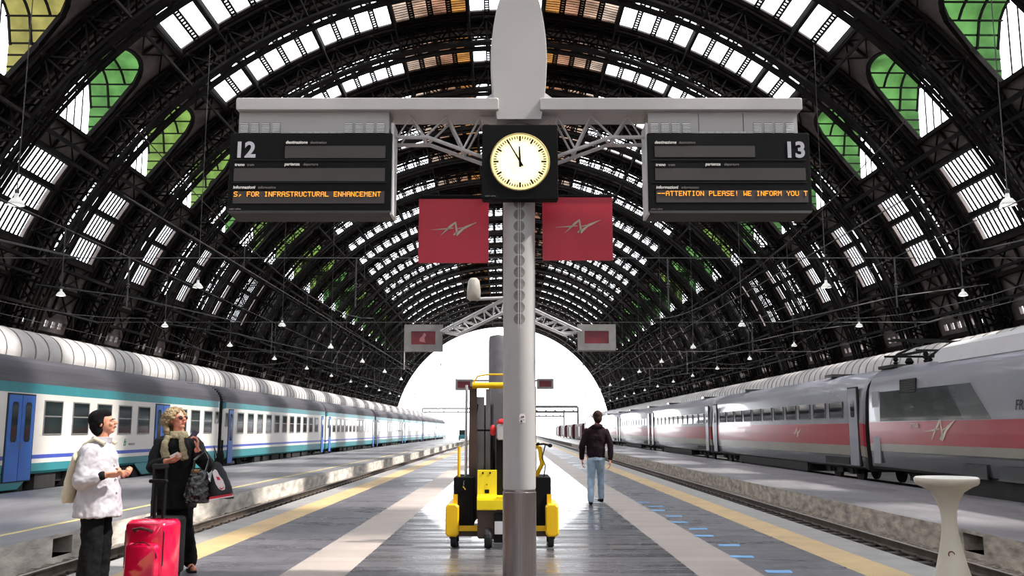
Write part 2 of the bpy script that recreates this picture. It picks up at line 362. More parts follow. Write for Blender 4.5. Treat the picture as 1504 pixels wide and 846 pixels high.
# green lunette dormers
def dormer(s, gm):
    g = MB(); f = MB(); w0, w1 = SW0, SW1; xo = (RS + .1) * sin(R(D1)); zb = RS * cos(R(D1)); n = 14
    prof = [(w0, zb)] + [(w0 + (w1 - w0) * i / n, arch_z(i / n)) for i in range(n + 1)] + [(w1, zb)]
    xin = lambda z: math.sqrt(max(0, RS * RS - z * z))
    for i in range(len(prof) - 1):
        (a, za), (b, zb_) = prof[i], prof[i + 1]
        g.add([(s * xin(za), a, za), (s * xin(zb_), b, zb_), (s * xo, b, zb_), (s * xo, a, za)], [(0, 1, 2, 3)], 0)
    for i in range(len(prof) - 1):
        (a, za), (b, zb_) = prof[i], prof[i + 1]
        g.add([(s * xo, a, zb), (s * xo, b, zb), (s * xo, b, zb_), (s * xo, a, za)], [(0, 1, 2, 3)], 1)
        f.bar((s * xin(za), a, za), (s * xin(zb_), b, zb_), .3, .3)
        for fx in (.25, .62, 1.):
            x = s * (xo - .1 - (1 - fx) * 3.2); 
            za2 = [(p, z) for p, z in ((a, za), (b, zb_)) if abs(x) > xin(z)]
            if len(za2) == 2: f.bar((x, a, za - .05), (x, b, zb_ - .05), .12, .12)
    for j in range(1, 7):                   # bars along the barrel on the far and near side
        z = zb + (arch_z(.5) - zb) * j / 6.6; zs = arch_z(.0); t = 0 if z <= zs else .5 * (1 - math.sqrt(max(0, 1 - ((z - zs) / 2.6) ** 2)))
        for yy in (w0 + (w1 - w0) * t, w1 - (w1 - w0) * t): f.bar((s * xin(z), yy, z), (s * xo, yy, z), .09, .09)
    for j in range(1, 6): yy = w0 + (w1 - w0) * j / 6; f.bar((s * xo, yy, zb), (s * xo, yy, arch_z(j / 6)), .07, .07)
    o = g.build('window_lunette', [gm, SKYG], kind='structure'); f.build('window_lunette_frame', IRON, o); return o
dp = {(s, i): dormer(s, GREENG[i]) for s in (-1, 1) for i in range(3)}
for v in dp.values(): v.location = (0, -2000, 0)
n_ = 100
used = set()
for k in range(3, NB - 1):
    for s in (-1, 1):
        ci = (2 if k < 8 else (1 if k in (10, 13, 14) else (0 if k % 3 else 1))) if s < 0 else (1 if k in (13, 16) else 0)
        if (s, ci) in used: o = copy_tree(dp[s, ci])
        else: o = dp[s, ci]; used.add((s, ci))
        put(o, Y0 + k * P); o.name = 'window_%d' % n_; n_ += 1
for kk, v in dp.items():
    if kk not in used:
        for c in list(v.children): bpy.data.objects.remove(c)
        bpy.data.objects.remove(v)
# twin lattice arches
ar = MB(); PH = [-86.32 + 2.6 * i * .9963 for i in range(67)]
PH = sgn_range(-86, 86, 66)
def arc_box(b, r0, r1, y0, y1, ph=PH):
    b.loft([[vp(r0, p, y0), vp(r1, p, y0), vp(r1, p, y1), vp(r0, p, y1)] for p in ph], True)
LOWL, LOWR, MIDP = [p for p in PH if p <= -44], [p for p in PH if p >= 44], [p for p in PH if -47 < p < 47]
arc_box(ar, RR - .1, RR + .08, -.32, .32, MIDP)
for lp in (LOWL, LOWR):
    for y0_, y1_ in ((-.3, -.16), (.16, .3), (-1.6, -1.42), (-1.05, -.9)): arc_box(ar, RR - .1, RR + .08, y0_, y1_, lp)
arc_box(ar, 35.0, 35.35, -.25, .25)
arc_box(ar, RR - .1, RR + .08, -1.65, -.85, MIDP); arc_box(ar, 35.0, 35.3, -1.4, -1.0); arc_box(ar, 34.1, 34.22, -.1, .1)
for i in range(66):
    a, b = PH[i], PH[i + 1]
    for y in (0, -1.2):
        ar.bar(vp(RR, a, y), vp(35.1, a, y), .16, .1)
        if i % 2: ar.bar(vp(RR, a, y), vp(35.1, b, y), .13, .1)
        else: ar.bar(vp(35.1, a, y), vp(RR, b, y), .13, .1)
    if i % 2 == 0 and i < 65:
        c = PH[i + 2]; ar.bar(vp(RR, a, 0), vp(RR, c, -1.2), .1); ar.bar(vp(RR, a, -1.2), vp(RR, c, 0), .1); ar.bar(vp(RR, a, 0), vp(RR, a, -1.2), .14)
        ar.bar(vp(RR, a, 0), vp(35.1, a, -1.2), .1)
for s in (-1, 1):
    for y in (0, -1.2):
        ar.box(VX + s * 32.6 - .4, VX + s * 32.6 + .9, y - .3, y + .3, -.95, 2.6)
rib0 = ar.build('arched_roof_beam', IRON)
tag(rib0, 'dark riveted lattice steel arch spanning the whole train shed over the tracks', 'roof arch', 'lattice arches carrying the glazed roof', 'structure')
put(rib0, Y0)
for k in range(1, NB):
    o = rib0.copy(); COL.objects.link(o); put(o, Y0 + k * P)
# bracing below the solid strips
br = MB()
for yy in (9.1, 10.4, 11.6, 13.4): br.tube([vp(35.15, p, yy) for p in PH[::2]], .11, 4)
for i in range(0, 66, 2):
    a, c = PH[i], PH[min(i + 2, 66)]
    br.bar(vp(35.1, a, 9), vp(35.1, a, 13.5), .16); br.bar(vp(35.2, a, 9.2), vp(33.2, a, 10.55), .12)
    br.bar(vp(35.0, a, 9), vp(35.0, c, 13.4), .1); br.bar(vp(35.0, a, 13.4), vp(35.0, c, 9), .1)
for s_ in (-1, 1):
    for a, c in ((39.9, 42.8), (53.5, 56.6), (67, 70.5), (70.5, 74), (76, 80), (80, 84)):
        for y_ in (2.7, 5.8):
            br.bar(vp(35.2, s_ * a, y_), vp(35.2, s_ * c, y_ + 3.1), .1); br.bar(vp(35.2, s_ * c, y_), vp(35.2, s_ * a, y_ + 3.1), .1); br.bar(vp(35.2, s_ * a, y_), vp(35.2, s_ * c, y_), .16)
        br.bar(vp(35.1, s_ * a, 2.7), vp(35.1, s_ * a, 8.9), .2, .3)
    for y_ in (9.6, 12.2): br.tube([vp(34.3, s_ * a, y_) for a in range(2, 87, 3)], .06, 4)
br0 = br.build('trim_1', IRON2, kind='structure'); put(br0, Y0)
for k in range(1, NB - 1):
    o = br0.copy(); COL.objects.link(o); put(o, Y0 + k * P); o.name = 'trim_%d' % (k + 1)
# long lattice girders along the shed
for s in (-1, 1):
    for a, dr, th in ((4.96, 2, .1), (14.88, 2, .1), (24.8, 2, .1), (34.72, 2, .1), (41, 1.8, .13), (55, 1.7, .16), (68, 1.7, .16), (73, 1.4, .14)):
        g = MB(); y1 = Y0 + (NB - 1) * P; g.bar(vp(RR + .1, s * a, Y0), vp(RR + .1, s * a, y1), th * 1.3); g.bar(vp(RR + dr, s * a, Y0), vp(RR + dr, s * a, y1), th)
        st = P / 6; n = int((y1 - Y0) / st)
        for i in range(n):
            r0, r1 = (RR + .1, RR + dr) if i % 2 else (RR + dr, RR + .1)
            g.bar(vp(r0, s * a, Y0 + i * st), vp(r1, s * a, Y0 + (i + 1) * st), .08)
        if a in (55, 68): g.bar(vp(RR + .1, s * (a + 1.6), Y0), vp(RR + .1, s * (a + 1.6), y1), th)
        o = put(g.build('long_roof_beam', IRON))
        nm = {4.96: 'beside the crown', 14.88: 'beside the amber blinds', 24.8: 'across the inner top lights', 34.72: 'across the outer top lights', 41: 'above the green lunettes', 55: 'below the green lunettes', 68: 'below the lower windows', 73: 'lowest, above the train canopy'}[a]
        tag(o, 'long lattice girder %s, %s half of the vault' % (nm, 'left' if s < 0 else 'right'), 'girder', 'long girders of the vault', 'structure')
# dark side walls and gable
WALLM = mat('side_wall', (.05, .042, .038), .9, 0, .4, .5)
for s, nm in ((-1, 'left'), (1, 'right')):
    mb = MB(); x = VX + s * 36.2; mb.box(min(x, x + s * .4), max(x, x + s * .4), Y0 - 8, yl + 1, -.95, 2.5)
    for k in range(NB): y = Y0 + k * P; mb.box(x - s * .6 if s > 0 else x, x if s > 0 else x + .6, y + 2, y + 3, -.95, 2.5)
    put(mb.build('wall_' + nm, WALLM, kind='structure'))

bw = MB(); yb = Y0 - 6
bands = [(-36, -24), (-18, -9), (-3, 3), (9, 18), (24, 36)]
for a, b_ in bands: bw.box(a, b_, yb - .6, yb, -.95, 34)
for a, b_ in ((-24, -18), (-9, -3), (3, 9), (18, 24)): bw.box(a, b_, yb - .6, yb, -.95, 7); bw.box(a, b_, yb - .6, yb, 19, 34)
bw.build('wall_back', mat('hall_stone', (.42, .38, .34), .8, 0, .15, .6), kind='structure')
for i, (a, b_) in enumerate(((-24, -18), (-9, -3), (3, 9), (18, 24))):
    g = MB().box(a, b_, yb - .32, yb - .3, 7, 19).build('window_%d' % (60 + i), SKYG, kind='structure'); f = MB()
    for j in range(5): f.box(a + 1.5 * j - .06, a + 1.5 * j + .06, yb - .4, yb - .2, 7, 19)
    for j in range(7): f.box(a, b_, yb - .4, yb - .2, 7 + 2 * j - .06, 7 + 2 * j + .06)
    f.build('window_frame', IRON, g)
# ================================================================= pendant lamps, wires
LAMPW = mat('lamp_enamel', (.75, .74, .70), .4, 0, .05, emit=.35); LGL = mat('lamp_glass', (.9, .88, .8), .3, emit=1.2)
def lamp(label, d, drop, group):
    t = thing('pendant_lamp', label, 'pendant lamp', group=group); r = d / 2
    m = MB(); m.lathe([(r * .2, r * 1.5), (r * .25, r * 1.2), (r * .3, r * .9), (r * .55, r * .75), (r * .85, r * .35), (r, 0), (r * .95, 0), (r * .5, r * .6), (0.001, r * .7)], n=16)
    m.build('shade', LAMPW, t, True)
    MB().lathe([(.001, 0), (r * .5, -.02), (r * .86, .0), (r * .8, r * .25), (.001, r * .45)], n=14).build('diffuser', LGL, t, True)
    m = MB(); m.tube([(0, 0, r * 1.5), (0, 0, drop)], .02, 6); m.lathe([(.06, r * 1.45), (.09, r * 1.5), (.09, r * 1.9), (.05, r * 2)], n=10); m.build('rod', WIRE, t)
    return t
def rowlamps(x, z, y0, dy, n, d, ztop, where):
    a = lamp('', d, ztop - z, 'bell lamps hanging ' + where)
    for i in range(n):
        o = a if i == 0 else copy_tree(a)
        o.location = (x, y0 + i * dy, z)
        o['label'] = 'grey bell lamp hanging ' + where + (', nearest of its row' if i == 0 else ', second of its row' if i == 1 else ', farther along its row')
for s, nm in ((-1, 'left'), (1, 'right')):
    xh = 19.8; zt = math.sqrt(RR ** 2 - xh ** 2)
    rowlamps(s * 19.8, 10.3, 36.3, 21.8, 11, .66, zt, 'high in the %s side of the vault' % nm)
    zt = 9.2
    rowlamps(s * 17.4, 6.55, 35.6, 10.9, 20, .36, zt, 'low above the %s train' % nm)
    w_ = MB().tube([(s * 17.4, 20, 9.2), (s * 17.4, 270, 9.2)], .02, 5)
    for i in range(24):
        y = Y0 + 1 + i * P
        if y > 1e9: w_.tube([(s * 17.4, y, 9.2), vp(RR, s * 33 + 1, y - 1)], .015, 4)
    tag(w_.build('suspension_cable', WIRE), 'taut cable carrying the low row of bell lamps above the %s train' % nm, 'cable')
for x, lab in ((-5.98, 'over the empty left track'), (6.15, 'over the empty right track'), (-15.85, 'above the white and teal train'), (14.05, 'above the silver and red train')):
    m = MB(); m.tube([(x, 14, 5.0), (x, 330, 5.0)], .012, 5)
    for i in range(12):
        y = 14 + i * 26; pts = [(x, y + 26 * j / 8, 6.2 - 1.9 * (1 - (2 * j / 8 - 1) ** 2) * .45) for j in range(9)]; m.tube(pts, .012, 4)
        for j in (2, 4, 6): m.tube([pts[j], (x, pts[j][1], 5.0)], .006, 4)
    tag(m.build('overhead_line', WIRE), 'thin contact wire with droppers strung ' + lab, 'overhead wire')
PIPE = mat('grey_tube', (.09, .085, .085), .5, .2)
for i, y in enumerate((36, 58, 80, 102, 145, 190)):
    m = MB(); zz = 8.1
    m.tube([(-26, y, zz), (26, y, zz)], .022, 5); 
    for s in (-1, 1):
        for x in (6.1, 15): m.tube([(s * x, y, zz), (s * x, y, 6.15)], .03, 6); m.lathe([(.03, 0), (.08, .05), (.03, .1), (.08, .15), (.03, .2)], (s * x, y, 6.9), 8)
        m.tube([(s * 26, y, zz), (s * 30.5, y, zz + 1.2)], .03, 5)
        m.tube([(s * 17, y, zz), (s * 24, y, zz + 1.6), (s * 30, y, zz + 2.4)], .04, 5)
    tag(m.build('cross_span', PIPE), 'thin span wire with insulators hung crosswise, ' + ('nearest of the spans' if i == 0 else 'second of the spans' if i == 1 else 'among the farther spans'), 'span wire', 'cross spans over the tracks')

# ================================================================= hooped canopies beyond the trains
CANW = mat('canopy_white', (.62, .58, .56), .5, 0, .08, 2); HOOP = mat('canopy_hoop', (.34, .31, .31), .6)
for s, nm in ((-1, 'left'), (1, 'right')):
    t = thing('hooped_canopy', 'long pale barrel canopy with raised hoops beyond the %s train' % nm, 'platform canopy', (s * 25, 0, -.95))
    A = sgn_range(-20, 200, 18); prof = lambda r: [(r * cos(R(a)) * 1.05, 6.15 + r * sin(R(a))) for a in A]
    m = MB(); m.loft([[(x, y, z) for x, z in prof(1.25)] + [(x, y, z) for x, z in prof(1.18)[::-1]] for y in range(12, 331, 8)], True); m.build('shell', CANW, t, 'auto')
    h = MB()
    for i in range(230):
        y = 12.6 + i * 1.35
        h.loft([[(x, y - .03, z), (x * 1.03, y - .03, z + .02), (x * 1.03, y + .03, z + .02), (x, y + .03, z)] for x, z in prof(1.26)], True)
    h.build('hoop_ribs', HOOP, t)
    for i in range(20): 
        p = MB().lathe([(.16, 0), (.16, .3), (.11, .35), (.1, 5.7), (.2, 5.75)], (0, 20 + i * 15, 0), 12); p.bar((-1.1, 20 + i * 15, 5.75), (1.1, 20 + i * 15, 5.75), .15); p.build('post', IRON2, t)
    MB().box(-3, 3, 10, 330, 0, .85).build('platform_base', B_TOP, t)

# ================================================================= trains
TEAL = mat('train_teal', '#2f8087', .35, 0, .12, 2); TWH = mat('train_white', '#d9d4cd', .35, 0, .06, 1.5, stretch=(1, .3, 1)); TBL = mat('train_blue', '#3c4fa8', .35)
DBL = mat('door_blue', '#2f66b8', .35, 0, .1, 2); TROOF = mat('train_roof', '#66646b', .55, .1, .22, 1.5, stretch=(3, .15, 3))
TGL = mat('train_glass', (.012, .02, .02), .06, 0, .5, 1.2, spec=.9); FRM = mat('window_frame_metal', '#8f8f8c', .35, .5)
UND = mat('underframe', (.018, .016, .015), .8, 0, .4, 3); WHL = mat('wheel_steel', (.06, .05, .045), .5, .6)
SIL = mat('silver_paint', '#8f8d92', .3, .3, .06, .6, coat=.25); SILD = mat('silver_dark', '#4f5052', .22, .5, .15, .6, coat=.5); SILM = mat('silver_roof', '#82808a', .35, .3, .12, .8, coat=.25)
TRED = mat('train_red', '#9c2231', .3, .0, .08, .8, coat=.2); CREAM = mat('silver_cream', '#958e82', .3, .3, .1, .6, coat=.25); SGL = mat('flush_glass', (.02, .025, .03), .04, .2, .4, 1, spec=1)
def profile_body(hw, pts, y0, y1, mats_, parent, s, rnd=.25, smooth=False):
    """pts: (inward, z, material index of the strip above) from sill to roof top; mirrored; s: side facing the platform"""
    m = MB(); n = len(pts)
    def ring(y, k, dz=0): return [(-(hw - i) * k, y, z - dz) for i, z, _ in pts] + [((hw - i) * k, y, z - dz) for i, z, _ in pts[::-1]]
    ys = [(y0, .93, .05), (y0 + .05, .98, .02), (y0 + rnd, 1, 0), (y1 - rnd, 1, 0), (y1 - .05, .98, .02), (y1, .93, .05)]
    rings = [ring(y, k, d) for y, k, d in ys]; N = 2 * n
    for a in range(len(rings) - 1):
        for j in range(N):
            b = (j + 1) % N; seg = j if j < n else 2 * n - 2 - j
            mi = pts[seg][2] if j != N - 1 and seg < n and seg >= 0 else 0
            m.add([rings[a][j], rings[a][b], rings[a + 1][b], rings[a + 1][j]], [(0, 1, 2, 3)], mi)
    for r in (rings[0], rings[-1]): m.add(r, [tuple(range(N))], len(mats_) - 1)
    o = m.build('body', mats_, parent, smooth)
    if smooth: w_ = o.modifiers.new('weld', 'WELD'); w_.merge_threshold = .0005; o.modifiers.move(1, 0)
    return o
def window(par, hw, s, y, z0, z1, w_, bar=True, gm=None, fm=None, t=.04, name='window'):
    m = MB(); x = s * hw; X = lambda d: x + s * d
    def bx(b, y0, y1, za, zb, d0, d1, mi=0): b.box(min(X(d0), X(d1)), max(X(d0), X(d1)), y0, y1, za, zb, mi)
    for a, b_, c, d in ((y, y + w_, z0, z0 + t), (y, y + w_, z1 - t, z1), (y, y + t, z0 + t, z1 - t), (y + w_ - t, y + w_, z0 + t, z1 - t)): bx(m, a, b_, c, d, -.02, .022)
    if bar: bx(m, y + t, y + w_ - t, (z0 + z1) / 2 + .02, (z0 + z1) / 2 + .06, -.02, .018)
    f = m.build(name, fm or FRM, par); g = MB(); bx(g, y + t, y + w_ - t, z0 + t, z1 - t, -.02, .006); g.build('pane', gm or TGL, f); return f
def bogie(par, y, hw, s, z0=-.55):
    m = MB(); zc = z0 + .462
    for e in (-1, 1):
        x = e * (hw - .38); m.box(x - .06, x + .06, y - 1.75, y + 1.75, zc + .05, zc + .22); m.box(x - .1, x + .1, y - .35, y + .35, zc - .1, zc + .4)
        for d in (-1.25, 1.25): m.box(x - .1, x + .1, y + d - .16, y + d + .16, zc - .12, zc + .12); m.lathe([(.09, -.2), (.09, .2)], (x, y + d + .38, zc + .1), 8); m.lathe([(.09, -.2), (.09, .2)], (x, y + d - .38, zc + .1), 8)
    m.box(-hw + .4, hw - .4, y - .3, y + .3, zc, zc + .3); b = m.build('bogie', UND, par)
    for d in (-1.25, 1.25):
        q = MB()
        for e in (-1, 1): q.lathe([(.1, -.05), (.38, -.05), (.42, -.07), (.45, -.06), (.45, .06), (.1, .06)], (e * .75, y + d, zc), 20, 0, 'x')
        q.lathe([(.07, -.75), (.07, .75)], (0, y + d, zc), 10, 0, 'x'); q.build('wheelset', WHL, b)
def door(par, hw, s, y0, y1, z0, z1, m_, leaves=2, gz=None, gm=None):
    x = s * hw; m = MB(); m.box(min(x - s * .05, x + s * .012), max(x - s * .05, x + s * .012), y0 - .05, y1 + .05, z0, z1 + .05); 
    f = m.build('door', [UND], par); w_ = (y1 - y0) / leaves
    for i in range(leaves):
        a = y0 + i * w_ + .015; b = y0 + (i + 1) * w_ - .015; l = MB()
        xx = sorted((x, x + s * .03)); l.box(xx[0], xx[1], a, b, z0 + .03, z1); lf = l.build('door_leaf', m_, f)
        g = MB(); xx = sorted((x + s * .01, x + s * .036)); zz = gz or (z0 + 1.15, z1 - .2); c = (a + b) / 2; ww = .17 if leaves == 2 else .2
        g.polyx([(c - ww, zz[0] + .08), (c - ww + .06, zz[0]), (c + ww - .06, zz[0]), (c + ww, zz[0] + .08), (c + ww, zz[1] - .08), (c + ww - .06, zz[1]), (c - ww + .06, zz[1]), (c - ww, zz[1] - .08)], *xx); g.build('door_window', gm or TGL, lf)
        if leaves == 2: h = MB(); h.tube([(x + s * .05, (b - .06) if i == 0 else (a + .06), z0 + .95), (x + s * .05, (b - .06) if i == 0 else (a + .06), z0 + 1.15)], .012, 6); h.build('handle', CHROME, lf)
def gangway(par, y0, y1, zt=3.1):
    m = MB(); 
    for i in range(5): yy = y0 + (y1 - y0) * i / 5; d = .03 if i % 2 else 0; m.box(-.72 + d, .72 - d, yy, yy + (y1 - y0) / 5, .2 + d, zt - d)
    m.build('gangway_bellows', RUBBER, par)
HW = 1.42
ribsr = []
for i in range(1, 22):
    a = i / 22 * pi / 2; ribsr.append((HW - (HW - .02) * cos(a) ** .75 - (.045 if i % 2 else 0), 2.82 + .86 * sin(a) + (.035 if i % 2 else -.02), 3))
sidepts = lambda zb: [(.06, zb, 0), (.01, zb + .08, 0), (0, .44, 1), (0, .57, 2), (0, .69, 1), (0, 2.52, 0), (0, 2.82, 3)] + ribsr
CM = [TEAL, TWH, TBL, TROOF, UND]
def coach_common(t, ln, zb, bg=None):
    profile_body(HW, sidepts(zb), .25, ln - .25, CM, t, 1)
    for y in (bg or (4.0, ln - 4.0)): bogie(t, y, HW, 1)
    gangway(t, -.15, .3)
    m = MB(); r = random.Random(3)
    y = 6.6
    while y < ln - 7.5:
        l = r.uniform(.8, 2.2); m.box(.55, 1.3, y, y + l, -.35, zb + .02); m.box(-1.3, -.55, y, y + l, -.35, zb + .02); y += l + r.uniform(.3, 1)
    m.build('underframe_boxes', UND, t, kind='stuff')
    for y in (3.2, ln - 3.6):
        m = MB(); m.loft([[(.86, y, 3.53), (1.22, y, 3.2), (1.27, y, 3.24), (.9, y, 3.58)], [(.86, y + .8, 3.53), (1.22, y + .8, 3.2), (1.27, y + .8, 3.24), (.9, y + .8, 3.58)]]); m.build('roof_grille', UND, t)
t1 = thing('railway_coach', 'white, teal and blue coach with double blue doors, nearest the two women', 'railway coach', (-15.85, 20.55, 0), group=None)
coach_common(t1, 26.2, .12, (10.3, 22.2))
sk = None                                       # deep teal skirts between the bogies
for a, b_ in ((.4, 8.0), (15.7, 25.8)):
    for e in (-1, 1): 
        sk = MB()
        x0, x1 = sorted((e * (HW - .01), e * (HW - .06))); d = .7
        sk.polyx([(a, .16), (b_, .16), (b_ - d * 1.1, -.28), (a + d * 1.1, -.28)], x0, x1); sk.build('skirt', TEAL, t1)
o = t1
D = lambda y: y - 20.55
door(t1, HW, 1, D(26.9), D(28.4), -.07, 2.44, DBL); door(t1, HW, 1, D(38.1), D(39.6), -.07, 2.44, DBL)
for y, w_ in ((21.2, .8), (22.4, 1.2), (24.2, 1.2), (29.0, 1.2), (30.9, 1.2), (32.7, 1.2), (34.5, 1.2), (36.3, 1.2), (40.6, 1.15), (42.3, 1.2), (44.1, 1.2)): window(t1, HW, 1, D(y), 1.28, 2.34, w_)
window(t1, HW, 1, D(45.75), 1.75, 2.34, .55, False)
FSG = mat('logo_green', '#3f8f5c', .4, 0, .02)
text('fs', .36, FSG, t1, (HW + .003, D(35.1), .86), (R(90), 0, R(90)), .008, .35, name='logo'); text('TRENITALIA', .11, mat('logo_grey', '#8b9099', .4), t1, (HW + .003, D(35.55), .87), (R(90), 0, R(90)), .002, .2, name='logo')
t2 = thing('railway_coach', '', 'railway coach', (-15.85, 46.95, 0), group='white and teal coaches farther along the train')
coach_common(t2, 26.2, -.02)
door(t2, HW, 1, 1.0, 1.8, -.25, 2.44, DBL, 1); door(t2, HW, 1, 24.4, 25.2, -.25, 2.44, DBL, 1)
for i in range(11): window(t2, HW, 1, 2.5 + i * 1.95, 1.25, 2.36, 1.2, True, t=.06)
window(t2, HW, 1, .45, 1.6, 2.3, .4, False)
ords = ['second', 'third', 'fourth', 'fifth', 'sixth', 'seventh']
t2['label'] = 'second white and teal coach, just behind the coach nearest the women'
for i in range(1, 6):
    c = copy_tree(t2); c.location = (-15.85, 46.95 + 26.35 * i, 0); c['label'] = '%s coach of the white and teal train counted from the women' % ords[i]
c['label'] = 'last and most distant coach of the white and teal train'
# silver and red train -------------------------------------------------------
XR = 14.05; HR = 1.43
spts = [(.12, .02, 0), (.05, .12, 0), (.03, .5, 1), (.01, .87, 2), (0, 1.3, 2), (0, 1.68, 3), (.02, 1.85, 3), (.06, 2.52, 4), (.11, 2.85, 4), (.2, 3.1, 4), (.36, 3.3, 5), (.62, 3.48, 5), (.95, 3.6, 5), (1.25, 3.65, 5), (1.42, 3.66, 5)]
SMT = [SILD, CREAM, TRED, SIL, SIL, SILM, UND]
SLOGO = mat('logo_silver', '#e8dfc6', .25, .5, .05)
def swoosh(par, M_, k, mtl, ox=0., oz=0., w=1.):
    """the red train emblem: a thin tail, a slanting A and a V drawn in tapering strokes, in its own x-z plane"""
    m = MB()
    def st(p, q, a, b): 
        p = Vector((p[0], p[1])); q = Vector((q[0], q[1])); d = (q - p).normalized(); n = Vector((-d.y, d.x))
        pts = [p + n * a / 2, q + n * b / 2, q - n * b / 2, p - n * a / 2]
        m.poly([((v.x + ox) * k, (v.y + oz) * k) for v in pts], -.004, 0)
    for p, q, a, b in (((-1.0, .0), (-.42, .04), .005, .05), ((-.42, .04), (-.12, .07), .05, .03), ((-.62, -.22), (-.22, .16), .01, .09), ((-.22, .16), (-.05, .3), .09, .05), ((-.05, .32), (.02, -.12), .05, .08),
                       ((-.12, -.2), (.0, -.14), .04, .11), ((-.02, -.2), (.3, .08), .12, .07), ((.3, .08), (.78, .3), .1, .01), ((.05, .04), (.25, .1), .04, .02)): st(p, q, a, b)
    o = m.build('logo', mtl, par); o.matrix_local = M_; return o
def silver_coach(t, ln):
    profile_body(HR, spts, .2, ln - .2, SMT, t, -1, .2, 'auto')
    for y in (3.6, ln - 3.6): bogie(t, y, HR, -1)
    gangway(t, -.1, .22)
    door(t, HR, -1, ln - 1.75, ln - .85, .12, 2.95, SILM, 1, (1.9, 2.5), SGL)
    door(t, HR, -1, .6, 1.5, .12, 2.95, SILM, 1, (1.9, 2.5), SGL)
    for i in range(11): window(t, HR - .018, -1, 2.2 + i * 1.98, 1.88, 2.5, 1.5, False, SGL, SILD, .03)
    m = MB(); m.box(-1.36, 1.36, 7, ln - 7, -.3, .05); m.build('underframe_boxes', UND, t)
    m = MB(); m.box(-1.425, -1.38, 1.75, 4.4, .16, .42); m.build('vent_grille', UND, t)
    for y in (5, ln - 6.5): m = MB(); m.box(-.8, .8, y, y + .9, 3.6, 3.72); m.build('roof_hatch', SILD, t)
s1 = thing('railway_coach', 'silver coach with red band, coupled directly behind the locomotive', 'railway coach', (XR, 33.75, 0), group=None)
silver_coach(s1, 26.0)
cps = []
for i in range(1, 5):
    c = copy_tree(s1); c.location = (XR, 33.75 + 26.1 * i, 0); c['label'] = ['', 'second', 'third', 'fourth', ''][i] + ' silver coach with red band counted from the locomotive'; cps.append(c)
    c['group'] = 'silver coaches of the red-striped train'
c['label'] = 'last and most distant silver coach of the red-striped train'
SB = Matrix.Rotation(R(-90), 4, 'Z')     # local x of a sign runs towards -y on the side facing the platform
swoosh(s1, Matrix.Translation((-HR - .004, 8.0, 1.28)) @ SB, .75, SLOGO)
text('f', .3, SILD, s1, (-HR + .12, 3.9, 2.75), (R(90), 0, R(-90)), .002, .3, name='logo')
L0 = 13.0
lo = thing('locomotive', 'silver locomotive with red band and dark side panels, nearest on the right', 'locomotive', (XR, L0, 0))
lm = MB(); n = len(spts)
lpts = [(.1, .1, 0), (.04, .2, 0), (.02, .72, 1), (.01, .97, 2), (0, 1.3, 2), (0, 1.7, 3), (.03, 2.4, 4), (.08, 2.9, 4), (.2, 3.25, 5), (.45, 3.5, 5), (.8, 3.6, 5), (1.42, 3.62, 5)]
n = len(lpts)
def lring(y, k, kz): return [(-(HR - i) * k, y, .1 + (z - .1) * kz) for i, z, _ in lpts] + [((HR - i) * k, y, .1 + (z - .1) * kz) for i, z, _ in lpts[::-1]]
rg = [lring(0, .35, .3), lring(.5, .7, .5), lring(1.4, .9, .68), lring(2.8, .98, .88), lring(4.2, 1, .98), lring(5, 1, 1), lring(20.25, 1, 1), lring(20.4, .98, .99), lring(20.46, .93, .98)]
for a in range(len(rg) - 1):
    for j in range(2 * n):
        b = (j + 1) % (2 * n); seg = j if j < n else 2 * n - 2 - j
        lm.add([rg[a][j], rg[a][b], rg[a + 1][b], rg[a + 1][j]], [(0, 1, 2, 3)], lpts[seg][2] if j != 2 * n - 1 and 0 <= seg < n else 0)
for r in (rg[0], rg[-1]): lm.add(r, [tuple(range(2 * n))], 6)
lb_ = lm.build('body', SMT, lo, 'auto'); w_ = lb_.modifiers.new('weld', 'WELD'); w_.merge_threshold = .0005; lb_.modifiers.move(1, 0)
DPAN = mat('dark_green_panel', '#3a4241', .18, .3, .25, .5, stretch=(1, .2, 3), coat=.6); MPAN = mat('grey_green_panel', '#6a6d6d', .2, .4, .1, .5, coat=.6)
def side_poly(pts, m_, nm, d=.008, par=lo):
    # outline on the tumblehome side: (world y, z)
    m = MB(); xs = lambda z: -(HR - max(0, (z - 1.7) * .045))
    f = [(xs(z) - d, y - L0, z) for y, z in pts]; b = [(xs(z) + .03, y - L0, z) for y, z in pts]; m.loft([f, b]); return m.build(nm, m_, par)
side_poly([(32.3, 1.72), (26.3, 1.72), (27.3, 2.72), (32.3, 2.72)], DPAN, 'side_panel'); side_poly([(26.3, 1.72), (24.8, 1.72), (25.9, 2.72), (27.3, 2.72)], MPAN, 'side_panel')
side_poly([(32.3, 2.02), (26.6, 2.02), (26.8, 2.2), (32.3, 2.2)], DPAN, 'panel_stripe', .012)
g = side_poly([(30.6, 2.6), (29.4, 2.6), (29.4, 3.05), (30.6, 3.05)], UND, 'vent_grille', .02)
for i in range(6): side_poly([(30.55, 2.64 + i * .07), (29.45, 2.64 + i * .07), (29.45, 2.66 + i * .07), (30.55, 2.66 + i * .07)], SILD, 'grille_slat', .028, g).parent = g
swoosh(lo, Matrix.Translation((-HR - .006, 27.7 - L0, 1.38)) @ SB, 1.15, SLOGO)
text('ETR500', .2, mat('logo_pale', '#e3c3c5', .4), lo, (-HR - .012, 29.9 - L0, 1.5), (R(90), 0, R(-90)), .004, 0)
text('FRECCIAROSSA', .36, mat('logo_black', (.02, .02, .022), .4), lo, (-HR + .0, 23.6 - L0, 1.93), (R(90), 0, R(-90)), .004, .3, width=1)
side_poly([(33.0, .3), (32.4, .3), (32.4, 2.75), (33.0, 2.75)], SIL, 'rear_side_door', .015)
